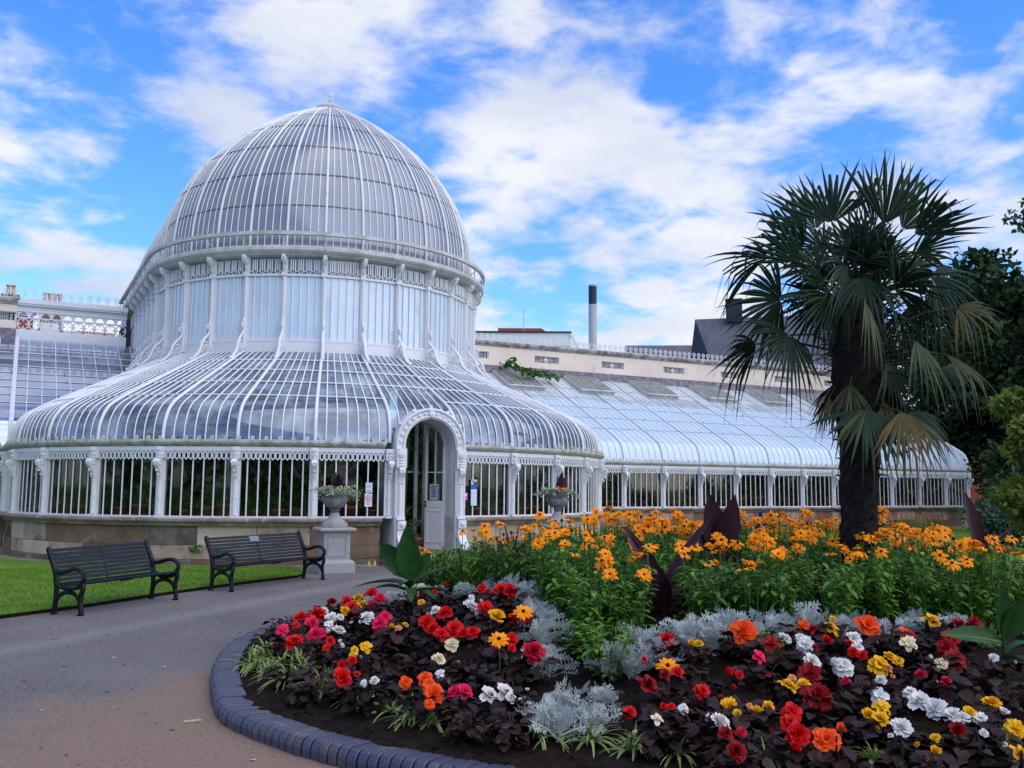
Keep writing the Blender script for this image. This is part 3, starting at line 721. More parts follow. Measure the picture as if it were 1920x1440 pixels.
for r, q in ((ro-.03, .035), (ri+.05, .03)):
    mo.tube([(x, y0-.01, z) for x, z in archline(r)], q, 6)
for k in range(15):      # raised leaf ornament round the arch face
    an = pi*(k+.5)/15; mo.sphere((DX-(ri+ro)/2*cos(an), y0-.01, zs+(ri+ro)/2*sin(an)), .05, 8, sc=(1, .5, 1))
for an in (.18, .34, .5, .66, .82):
    mo.sphere((DX-(ro+.03)*cos(pi*an), y0+.05, zs+(ro+.03)*sin(pi*an)), .05, 8)
mo.sphere((DX, y0-.03, zs+ri+.10), .08, 8, sc=(1.2, .7, 1.2))
for sg in (-1, 1):
    x = DX+sg*(ri+ro)/2
    mo.box(x-.12, x+.12, y0-.10, y0+.0, 2.18, 2.62); mo.tube([(x, y0-.10, 2.48), (x, y0-.14, 2.48)], .085, 12); mo.tube([(x, y0-.10, 2.48), (x, y0-.17, 2.48)], .04, 10)
    for z in (2.36, 2.29, 2.23): mo.sphere((x, y0-.10, z), .05, 8, sc=(1.6, .8, .8))
    mo.plate([(0, 1.8), (.05, 1.82), (.09, 1.95), (.17, 2.06), (.18, 2.14), (.12, 2.18), (0, 2.18)], (x, y0, 0), (0, -1, 0), (0, 0, 1), (1, 0, 0), .14)
    mo.tube([(x, y0-.02, 1.04), (x, y0-.02, 1.8)], .065, 8); mo.box(x-.10, x+.10, y0-.10, y0, 1.0, 1.07)
mo.build('arch_ornament', 'white', arch)
br = MB()                 # white-painted brick courses on the reveal
for sg in (-1, 1):
    for k in range(30):
        z0 = 1.05+k*.056; br.box(DX+sg*ri-(.012 if sg > 0 else -.0), DX+sg*ri+(.0 if sg > 0 else .012), DY+.02, DY+.62, z0, z0+.048)
for k in range(34):
    an0, an1 = pi*k/34+.01, pi*(k+1)/34-.01
    A = [(DX-(ri-q)*cos(an), y, zs+(ri-q)*sin(an)) for q in (.0, .014) for an in (an0, an1) for y in (DY+.02, DY+.62)]
    br.add(A, [(4, 5, 7, 6), (0, 1, 5, 4), (2, 6, 7, 3), (0, 4, 6, 2), (1, 3, 7, 5)])
br.build('brick_reveal', 'white', arch)
def console():
    b = MB(); b.plate([(0, .26), (.34, .26), (.38, .32), (.36, .42), (.25, .52), (.17, .64), (.15, .76), (.20, .80), (.20, .98), (0, .98)], (0, 0, 0), (1, 0, 0), (0, 0, 1), (0, 1, 0), .2)
    b.sphere((.2, 0, .89), .06, 8); b.tube([(.35, -.1, .34), (.35, .1, .34)], .05, 8); return proto(b, 'console', 'white')
PCN = console()
for sg in (-1, 1): inst(PCN, 'console', (DX+sg*(ri+ro)/2, y0+.02, 0), frame2(None, (0, -1)), parent=arch)
st = MB(); st.box(DX-1.15, DX+1.15, DY-.55, DY+1.2, .0, .10, 0); st.box(DX-.93, DX+.93, DY-.22, DY+1.2, .10, .235, 1); st.box(DX-.95, DX+.95, DY-.24, DY+1.2, .235, .252, 0)
for sg in (-1, 1): st.box(DX+sg*.9-.18, DX+sg*.9+.18, DY-.45, DY+.3, .1, .262, 2)
st.build('doorstep', ['sill', 'tile', 'stone_brown'], arch)
# one open door leaf, hinged on the right, swung inwards
dl = MB(); W_ = .60
def leafring(x, dy, z0): pass
def dpl(o, z, th): dl.plate(o, (0, 0, 0), (1, 0, 0), (0, 0, 1), (0, 1, 0), th)
# lower panel, rails and stiles
dl.box(0, W_, -.025, .025, .26, .34); dl.box(0, W_, -.022, .022, .34, 1.26); dl.box(0, W_, -.028, .028, 1.26, 1.42)
dl.box(0, .055, -.026, .026, 1.42, 2.72); dl.box(W_-.055, W_, -.026, .026, 1.42, 3.30)
dl.tube([(W_-.03-(ri-.06)*cos(pi/2-pi/2*k/10), 0, 2.70+(ri-.06)*sin(pi/2-pi/2*k/10)) for k in range(11)], .032, 4)
dl.tube([(.30, 0, 1.42), (.30, 0, 3.15)], .018, 4); dl.tube([(0, 0, 2.1), (W_, 0, 2.1)], .018, 4)
for x0, x1, z0, z1 in ((.07, .09, .42, 1.18), (W_-.09, W_-.07, .42, 1.18), (.07, W_-.07, .42, .44), (.07, W_-.07, 1.16, 1.18)):
    for y in (-.03, .03): dl.box(x0, x1, y-.008, y+.008, z0, z1)
door = dl.build('door', 'white', None)
door.matrix_basis = Matrix.Translation((DX+ri-.03, DY+.42, 0)) @ Matrix.Rotation(radians(180-62), 4, 'Z')
door.scale = (1, 1, 1); put(door, gh)
h = MB(); h.sphere((W_-.03, .06, 1.34), .035, 8); h.sphere((W_-.03, -.06, 1.34), .035, 8); h.box(W_-.06, W_-.0, -.035, .035, 1.27, 1.41)
hd = h.build('handle', 'brass'); hd.parent = door
g = MB(); g.add([(.05, 0, 1.42), (W_-.05, 0, 1.42), (W_-.05, 0, 3.2), (.2, 0, 3.1), (.05, 0, 2.75)], [(0, 1, 2, 3, 4)]); gg = g.build('pane', 'g_win'); gg.parent = door
# the dark ironwork of the vestibule behind the door: white pipes
vp = MB()
for x, y, r in ((8.86, 21.6, .055), (9.09, 21.65, .035), (9.75, 22.4, .07)): vp.tube([(x, y, .2), (x, y, 4.2)], r, 10)
vp.tube([(7.9, 21.2, 2.18), (8.4, 21.6, 2.10), (8.9, 21.7, 2.12), (9.0, 21.72, 2.10)], .025, 6)
vp.tube([(9.0, 22.3, 3.9), (9.7, 22.6, 3.0), (10.4, 23.0, 2.2)], .05, 6)
vp.tube([(9.2, 22.0, 3.9), (9.25, 22.0, 3.4), (9.5, 22.1, 3.25), (9.8, 22.2, 3.4)], .03, 6)
vp.build('pipework', 'white_worn', gh)

# ---- wings
def P_w(u, off=0., z=0.): return Vector((u, VW-off, z))
def wing(x0, x1, cols, gm, dx, lapn, name):
    root = bpy.data.objects.new(name, None); COL.objects.link(root); root.location = ((x0+x1)/2, VW, 0); put(root, gh)
    for c0, c1 in zip(cols, cols[1:]): window_bay(P_w, frange(c0, c1, 7), None, 15, root)
    for c in cols:
        inst(PAC, 'pilaster', (c, VW, 0), frame2(None, (0, -1)), parent=root); inst(PAB, 'scroll_bracket', (c, VW, 0), frame2(None, (0, -1)), (1.3, 1.15, 1), parent=root)
    def run(prof, nm, mt, par):
        b = MB(); b.grid([[(u, VW-o, z) for o, z in prof] for u in (x0, x1)], close=True)
        for u in (x0, x1): b.add([(u, VW-o, z) for o, z in prof], [tuple(range(len(prof)))])
        return b.build(nm, mt, par)
    gt = run(GUT, 'gutter', 'white_worn', root); run(FAS, 'fascia', 'white', gt)
    k = MB(); n = int((x1-x0)/.29)
    for q in range(n+1): k.plate([(.045*cos(t*pi/5), .03+.05*sin(t*pi/5)) for t in range(10)], (x0+(x1-x0)*q/n, VW-.1, 2.77), (1, 0, 0), (0, 0, 1), (0, -1, 0), .03)
    k.build('crest', 'white_worn', gt)
    b = MB(); r2 = random.Random(5); crs = []
    for z0, z1, of in ((0, .13, .12), (.138, .43, .02), (.438, .87, 0)):
        u = x0
        while u < x1-.1:
            u2 = min(x1, u+r2.uniform(.8, 1.5)); b.box(u+.004, u2-.004, VW-of, VW+.3, z0, z1, r2.choices([0, 1, 2, 3], [5, 4, 1.5, .3])[0]); u = u2
    bw = b.build('base_wall', stones, root); run(SILL, 'sill', 'sill', bw)
    # roof: one glass sheet per bay with its bars
    edges = cols if cols[0] <= x0+.1 else [x0]+cols
    if edges[-1] < x1-.05: edges = edges+[x1]
    VS = [p[0] for p in WPROF]; VS = VS[:-1]+[31., 32.2, 33.4, 34.55]
    def rp(u, v, o=0.): return Vector((u, v-o*.6, zw(v)+o*.8))
    for e0, e1 in zip(edges, edges[1:]):
        nb_ = max(2, round((e1-e0)/dx)); us = frange(e0, e1, nb_)
        g = MB()
        if gm == 'g_wing':
            VB_ = [v for v in VS if v < 32.1]+[32.1]
            g.grid([[rp(u, v) for u in us] for v in VB_], 0); g.grid([[rp(u, v) for u in us] for v in (32.1, 33.0)], 1); g.grid([[rp(u, v) for u in us] for v in (33.0, 34.55)], 2)
            pn = g.build('roof_panel', [gm, 'g_wing_clear', 'g_wing_top'], root, smooth=True)
        else: g.grid([[rp(u, v) for u in us] for v in VS]); pn = g.build('roof_panel', gm, root, smooth=True)
        b = MB()
        for u in us[1:-1]: b.tube([rp(u, v, .012) for v in VS], .0125, 4, caps=False)
        for q in range(lapn):
            v = 29.74+(34.4-29.74)*(q)/(lapn); b.tube([rp(e0, v, .015), rp(e1, v, .015)], .015, 4, caps=False); b.tube([rp(e0, v-.03, .006), rp(e1, v-.03, .006)], .008, 4, 1, caps=False)
            for _ in range(2):
                if random.random() < .6: b.sphere(rp(R_(e0, e1), v-.02, .02), R_(.015, .035), 6, 1)
        b.build('glazing_bars', ['white', 'lap'], pn)
        rb = MB(); rb.tube([rp(e0, v, .03) for v in VS], .032, 6, caps=False); rb.build('roof_rib', 'white', root)
    return root
rcols = [18.15+1.79*k for k in range(12)]
rcols[-1] = min(rcols[-1], UE-.1)
rcols = [c for c in [16.36]+rcols if c < UE-.6]+[UE-.08]
rw = wing(14.2, UE, rcols, 'g_wing', .29, 5, 'right_wing')
lcols = [-.12-1.79*k for k in range(6)][::-1]
lw = wing(lcols[0], 3.75, lcols, 'g_left', .40, 9, 'left_wing')
# heavy rafter on the left wing where the solid parapet begins
b = MB(); b.tube([(-.08, p[0]-.03, p[1]+.06) for p in WPROF], .06, 6); b.build('main_rafter', 'white', lw)
# glazed end of the right wing
b = MB(); b.add([(UE, p[0], p[1]) for p in WPROF]+[(UE, 34.55, 1.0), (UE, 28.48, 1.0)], [tuple(range(len(WPROF)+2))]); e = b.build('end_wall', 'g_wing', rw)
b = MB(); b.tube([(UE+.02, p[0], p[1]+.04) for p in WPROF], .06, 6)
for q in frange(29.0, 34.0, 8): b.tube([(UE+.02, q, 1.0), (UE+.02, q, zw(q))], .02, 4)
b.box(UE-.12, UE+.06, 28.5, 34.6, 0, 1.0); b.build('end_frame', 'white', e)
# parapet walls along the ridge, with pierced iron panels, cornice and ring cresting
def parapet(x0, x1, panels, root, chims=()):
    b = MB(); holes = [(c-.61, c+.61) for c in panels]; xs = [x0]
    for h0, h1 in holes: b.box(xs[-1], h0, VB, VB+.36, 6.4, 7.66); xs.append(h1); b.box(h0, h1, VB, VB+.36, 6.4, 7.12); b.box(h0, h1, VB, VB+.36, 7.42, 7.66)
    b.box(xs[-1], x1, VB, VB+.36, 6.4, 7.66)
    b.box(x0, x1, VB+.06, VB+.36, 0, 6.4)
    pw = b.build('parapet_wall', 'cream', root)
    c = MB(); pr = [(-.02, 7.66), (.03, 7.67), (.06, 7.72), (.12, 7.76), (.14, 7.80), (.14, 7.87), (-.42, 7.87), (-.42, 7.66)]
    c.grid([[(u, VB-o, z) for o, z in pr] for u in (x0-.06, x1+.06)], close=True)
    for u in (x0-.06, x1+.06): c.add([(u, VB-o, z) for o, z in pr], [tuple(range(len(pr)))])
    c.build('cornice', 'cornice', pw)
    fl = MB(); fl.box(x0, x1, VB-.04, VB-.0, 6.42, 6.86); fl.build('flashing', 'flash', pw)
    for cx in panels:
        g = MB(); y = VB+.10
        g.box(cx-.61, cx-.57, y-.03, y+.03, 7.12, 7.42); g.box(cx+.57, cx+.61, y-.03, y+.03, 7.12, 7.42); g.box(cx-.57, cx+.57, y-.03, y+.03, 7.12, 7.145); g.box(cx-.57, cx+.57, y-.03, y+.03, 7.395, 7.42)
        g.tube([(cx+.10*cos(t*pi/6), y, 7.27+.09*sin(t*pi/6)) for t in range(12)], .028, 5, closed=True); g.sphere((cx, y, 7.27), .07, 8)
        for sg in (-1, 1):
            for kx, r, a0 in ((.20, .075, 0), (.34, .085, 2), (.47, .06, 4)):
                for dz in (-.055, .055):
                    g.tube([(cx+sg*(kx+r*(1-.75*t/12)*cos(a0+t*.62)), y, 7.27+dz+r*.8*(1-.75*t/12)*sin(a0+t*.62)) for t in range(13)], .0125, 4)
        g.build('iron_grille', 'white', pw)
        bk = MB(); bk.box(cx-.61, cx+.61, VB+.28, VB+.30, 7.12, 7.42); bk.build('grille_recess', 'ink', pw)  # black sheet stands in for the shade behind the grille
    return pw
def cresting(x0, x1, root, sp=.282):
    b = MB(); n = int((x1-x0)/sp); y = VB-.04
    b.tube([(x0, y, 7.90), (x1, y, 7.90)], .016, 4)
    for k in range(n+1):
        x = x0+sp*k; c = (x, y, 8.09)
        b.tube([(x+.085*cos(t*pi/5), y, 8.09+.085*sin(t*pi/5)) for t in range(10)], .017, 4, closed=True); b.sphere(c, .04, 6, sc=(1, .5, 1))
        b.tube([(x-.07, y, 7.90), (x-.025, y, 7.97), (x, y, 8.01)], .016, 4); b.tube([(x+.07, y, 7.90), (x+.025, y, 7.97), (x, y, 8.01)], .016, 4)
    b.build('cresting', 'white', root)
PAN = [16.8+3.45*k for k in range(7)]
rpw = parapet(14.4, UE-.2, [p for p in PAN], rw); cresting(14.5, UE-.3, rpw)
lpw = parapet(lcols[0], -.14, [-.78-3.45*k for k in range(3)][::-1], lw); cresting(lcols[0]+.1, 3.0, lpw)
# open lattice between the left parapet and the drum
lt = MB()
lt.box(-.14, 3.25, VB+.02, VB+.16, 7.46, 7.66); lt.box(-.14, 3.25, VB-.10, VB+.24, 7.66, 7.72); lt.box(-.14, 3.25, VB-.14, VB+.28, 7.72, 7.86)
lt.box(-.14, 3.25, VB+.03, VB+.10, 6.80, 6.86); lt.box(-.14, 3.25, VB+.03, VB+.10, 7.24, 7.28); lt.box(-.14, 3.25, VB-.02, VB+.10, 6.46, 6.80)
for k in range(10):
    x = .05+.335*k; c = 7.05
    lt.tube([(x+.165*cos(t*pi/9), VB+.06, c+.185*sin(t*pi/9)) for t in range(18)], .022, 5, closed=True)
    for an in (0, pi/2, pi, 3*pi/2): lt.sphere((x+.12*cos(an), VB+.06, c+.13*sin(an)), .035, 6, sc=(1, .5, 1)); lt.sphere((x+.07*cos(an), VB+.06, c+.07*sin(an)), .02, 6)
    # scalloped soffit above the rings
    xs = [(x-.168, 7.28), (x-.14, 7.28)]+[(x-.13*cos(t*pi/8), 7.29+.15*sin(t*pi/8)) for t in range(9)]+[(x+.14, 7.28), (x+.168, 7.28), (x+.168, 7.46), (x-.168, 7.46)]
    lt.plate(xs, (0, VB+.08, 0), (1, 0, 0), (0, 0, 1), (0, 1, 0), .05)
lt.build('lattice_frieze', 'white', lpw)
# rear walls that close the house behind, near-black in place of indoor shade
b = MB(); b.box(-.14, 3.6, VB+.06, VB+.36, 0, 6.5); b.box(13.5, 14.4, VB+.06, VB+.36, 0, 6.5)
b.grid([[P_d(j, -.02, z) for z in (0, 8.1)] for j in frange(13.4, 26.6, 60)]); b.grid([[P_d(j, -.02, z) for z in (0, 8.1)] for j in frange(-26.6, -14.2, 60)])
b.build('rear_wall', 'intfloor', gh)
# roof vents on the right wing
for k in range(6):
    x = 18.35+3.45*k; root = MB()
    v0, v1 = 33.05, 34.5; n = Vector((0, -.456, .89)); t = Vector((0, .89, .456)); up = .16
    def vp_(u, v, o): return Vector((u, v, zw(v)))+n*o
    for u in (x-.82, x+.82): root.obox(vp_(u, (v0+v1)/2, up/2), (.035, 0, 0), t*(v1-v0)/2/.89, n*up/2)
    root.obox(vp_(x, v0, up/2), (.82, 0, 0), t*.035, n*up/2)
    root.obox(vp_(x, v0-.05, up+.02), (.88, 0, 0), t*.05, n*.02)
    vt = root.build('roof_vent', 'white_worn', rw)
    g = MB(); g.obox(vp_(x, (v0+v1)/2, up+.01), (.80, 0, 0), t*(v1-v0)/2/.9, n*.012); g.build('vent_glass', 'g_grime', vt)
    bb2 = MB()
    for q in range(1, 6): bb2.obox(vp_(x-.8+1.6*q/6, (v0+v1)/2, up+.03), (.012, 0, 0), t*(v1-v0)/2/.9, n*.012)
    bb2.build('vent_bars', 'white_worn', vt)

# measured places of the blooms and plants (metres)
BEG=[['p',(2.44,9.26,0.35,0.14),(2.74,9.32,0.39,0.12)],['p',(2.56,8.57,0.39,0.14)],['r',(2.79,9.89,0.37,0.13),(2.97,9.87,0.39,0.15)],['r',(2.6,9.4,0.37,0.08)],['r',(2.33,8.46,0.36,0.12)],['r',(2.56,8.14,0.4,0.06),(2.44,7.86,0.39,0.06)],['d',(3.16,10.67,0.36,0.06)],['d',(3.49,11.08,0.36,0.12)],['r',(3.59,10.83,0.39,0.14)],['r',(4.28,11.88,0.35,0.15)],['r',(3.28,9.71,0.46,0.11)],['w',(3.05,9.96,0.4,0.08)],['w',(2.95,9.36,0.42,0.11),(3.0,9.23,0.44,0.06)],['w',(2.79,8.9,0.42,0.11)],['w',(2.72,8.41,0.43,0.12)],['w',(2.55,7.78,0.41,0.04)],['w',(3.09,8.71,0.49,0.1)],['y',(3.84,11.13,0.38,0.15)],['y',(3.43,9.81,0.48,0.1)],['y',(3.16,9.59,0.45,0.1)],['y',(2.56,7.48,0.42,0.06),(2.66,7.48,0.44,0.1),(2.5,7.36,0.4,0.07)],['y',(3.03,7.9,0.51,0.09),(3.14,7.83,0.54,0.05)],['a',(3.07,7.81,0.52,0.05)],['p',(3.7,10.0,0.51,0.11)],['p',(3.38,9.38,0.51,0.09)],['p',(3.18,8.45,0.52,0.11),(3.06,8.27,0.5,0.11)],['r',(2.32,7.07,0.37,0.09),(2.24,6.8,0.35,0.11),(2.44,7.18,0.39,0.08),(2.36,6.83,0.36,0.04)],['w',(2.39,6.53,0.36,0.07),(2.32,6.55,0.35,0.04)],['o',(2.55,6.33,0.37,0.09),(2.69,6.32,0.39,0.08),(2.66,6.18,0.37,0.07),(2.61,5.98,0.35,0.11),(2.5,5.79,0.34,0.05)],['c',(2.94,6.64,0.45,0.08),(3.15,6.86,0.51,0.1)],['w',(2.82,6.35,0.41,0.07)],['r',(3.51,7.8,0.62,0.14),(3.28,7.67,0.57,0.11),(3.22,7.4,0.55,0.1),(3.33,7.23,0.57,0.12),(3.2,7.19,0.54,0.1)],['w',(3.54,8.08,0.62,0.07)],['y',(3.63,8.65,0.62,0.05)],['r',(4.27,8.6,0.74,0.1)],['r',(4.26,8.18,0.75,0.13),(4.31,8.08,0.76,0.1)],['r',(3.8,7.56,0.68,0.13)],['y',(3.72,7.2,0.65,0.12)],['w',(3.72,7.71,0.67,0.12)],['w',(3.95,8.18,0.7,0.05)],['r',(3.83,7.08,0.66,0.11),(3.88,6.99,0.67,0.1)],['r',(3.33,7.05,0.56,0.09),(3.39,6.99,0.57,0.11),(3.48,6.68,0.56,0.08),(3.55,6.62,0.57,0.08),(3.45,6.42,0.53,0.06)],['m',(3.52,6.22,0.52,0.13)],['p',(2.75,5.94,0.36,0.09),(2.8,5.88,0.37,0.09)],['w',(2.89,5.71,0.37,0.11),(3.0,5.69,0.38,0.1),(2.99,5.58,0.37,0.07),(3.15,5.64,0.39,0.04)],['r',(4.42,5.76,0.61,0.13)],['y',(4.54,5.63,0.6,0.06),(4.58,5.59,0.6,0.07)],['d',(3.85,5.24,0.44,0.13),(4.05,5.31,0.48,0.08)],['r',(4.16,5.3,0.49,0.06),(4.08,5.59,0.53,0.04),(4.41,5.09,0.49,0.08),(4.47,5.03,0.49,0.04),(4.3,4.9,0.44,0.04)],['r',(3.48,4.93,0.36,0.08),(3.72,4.9,0.38,0.04),(3.75,4.86,0.38,0.04)],['c',(3.57,4.76,0.35,0.06)],['w',(3.8,4.8,0.38,0.06),(3.84,4.51,0.35,0.1),(3.85,4.6,0.36,0.06)],['r',(4.1,4.97,0.43,0.08)],['r',(4.25,9.46,0.68,0.08)],['r',(3.97,9.1,0.66,0.06)],['w',(4.09,9.75,0.62,0.1)],['a',(3.91,9.49,0.61,0.08)],['o',(5.02,5.59,0.66,0.14)],['d',(5.07,5.35,0.61,0.12)],['w',(5.19,5.34,0.63,0.11),(5.34,5.33,0.64,0.07),(5.28,5.21,0.61,0.11),(5.09,4.97,0.54,0.1),(5.16,4.86,0.53,0.1)],['r',(5.44,5.16,0.61,0.11),(5.59,5.44,0.67,0.06),(5.61,5.1,0.61,0.06),(5.5,4.97,0.57,0.09),(5.52,4.9,0.56,0.07)],['m',(5.27,5.12,0.59,0.06)],['o',(5.58,5.52,0.69,0.08)],['y',(5.74,5.4,0.67,0.1),(5.93,5.55,0.71,0.05)],['o',(6.09,5.34,0.68,0.14),(6.24,5.12,0.64,0.1)],['w',(5.73,5.16,0.63,0.09),(5.6,5.01,0.59,0.08)],['r',(6.26,5.08,0.63,0.07)],['c',(6.09,4.97,0.6,0.1)],['y',(6.77,5.29,0.68,0.13)],['d',(6.96,5.17,0.65,0.12),(7.2,5.21,0.65,0.11)],['r',(6.58,4.97,0.61,0.1)],['d',(6.3,4.8,0.57,0.12),(6.16,4.62,0.53,0.11)],['c',(5.96,4.58,0.51,0.07)],['w',(5.97,4.69,0.54,0.05)],['w',(6.5,4.55,0.52,0.07)],['p',(4.81,5.2,0.56,0.1)],['w',(5.23,4.81,0.52,0.1),(5.27,4.53,0.47,0.08),(5.09,4.39,0.42,0.1),(5.31,4.33,0.43,0.08),(5.24,4.2,0.4,0.11)],['d',(4.92,4.83,0.49,0.14)],['y',(5.5,4.73,0.52,0.11),(5.71,4.82,0.55,0.06),(5.68,4.72,0.53,0.05)],['a',(5.52,4.67,0.51,0.05)],['y',(4.63,4.74,0.45,0.11),(4.73,4.7,0.46,0.08)],['a',(4.75,4.82,0.48,0.05)],['m',(5.05,4.63,0.47,0.05)],['d',(4.68,4.53,0.42,0.15)],['m',(5.62,4.49,0.48,0.08),(5.72,4.36,0.46,0.06)],['y',(4.09,4.7,0.39,0.1),(4.14,4.52,0.37,0.09),(4.28,4.56,0.39,0.08),(4.05,4.58,0.37,0.04)],['a',(4.2,4.64,0.39,0.04)],['r',(4.37,4.44,0.38,0.09),(4.22,4.31,0.36,0.07),(4.09,4.12,0.34,0.12),(3.88,3.95,0.33,0.08)],['o',(4.19,4.0,0.33,0.12),(4.39,4.08,0.34,0.1)],['y',(4.75,4.19,0.37,0.09),(4.93,4.23,0.39,0.08),(4.77,4.11,0.36,0.08)],['w',(4.75,3.94,0.35,0.1)],['w',(5.24,4.08,0.38,0.1),(5.22,3.95,0.37,0.09),(5.26,3.91,0.36,0.06),(5.55,3.84,0.36,0.08),(5.35,3.85,0.36,0.07)],['y',(5.37,3.94,0.37,0.08),(5.63,3.97,0.39,0.12),(5.37,3.64,0.34,0.08)],['d',(5.04,3.78,0.34,0.1)],['w',(5.12,3.67,0.34,0.04)],['d',(3.74,4.33,0.34,0.07),(3.56,4.05,0.33,0.11)],['m',(3.85,4.32,0.34,0.05)],['y',(4.8,3.75,0.33,0.04)],['y',(4.52,3.54,0.33,0.07)],['y',(4.93,3.33,0.33,0.09)]]
MILLER=[(4.56,9.64,0.49),(4.89,9.42,0.54),(4.72,8.74,0.56),(4.52,8.15,0.55),(4.28,7.53,0.53),(4.06,7.06,0.48),(3.9,6.73,0.43),(3.76,6.45,0.37),(3.65,6.2,0.32),(3.99,5.85,0.33),(3.67,5.52,0.23),(3.42,5.26,0.17),(3.15,5.24,0.14),(3.3,5.47,0.17),(4.09,5.79,0.34),(4.3,5.84,0.38),(4.37,6.01,0.42),(4.74,5.95,0.46),(4.99,6.02,0.5),(5.19,5.96,0.51),(5.28,5.78,0.49),(5.64,5.86,0.52),(5.93,5.79,0.53),(5.85,5.57,0.49),(6.07,5.61,0.51),(6.17,5.56,0.5),(6.24,5.35,0.47),(6.72,5.48,0.49),(7.02,5.61,0.5),(7.43,5.56,0.48),(4.94,6.23,0.52),(4.9,5.78,0.45),(6.38,5.69,0.52)]
SPIDER=[(2.24,9.08,0.12),(2.17,8.41,0.12),(2.14,7.85,0.13),(2.04,8.54,0.11),(2.25,7.84,0.14),(2.22,7.21,0.14),(2.4,6.84,0.15),(2.49,6.4,0.14),(2.55,6.18,0.14),(2.69,6.07,0.15),(2.87,5.89,0.16),(2.98,5.62,0.15),(3.1,5.39,0.14),(3.32,5.13,0.14),(3.45,4.86,0.13),(3.66,4.68,0.13),(3.88,4.51,0.13),(4.07,4.35,0.13),(4.33,4.26,0.14),(4.63,4.05,0.13),(4.91,3.9,0.13),(5.39,3.72,0.13),(2.01,8.74,0.11),(2.32,8.81,0.13)]
GREENC=[(3.75,9.24,0.38),(6.76,4.64,0.32)]
PURPC=[(6.81,8.92,0.56)]
HERB=[(5.04,5.92,0.49),(5.29,5.86,0.5),(5.28,5.61,0.46),(7.58,5.52,0.46),(7.34,5.25,0.43),(8.4,5.72,0.4),(5.23,6.46,0.55)]
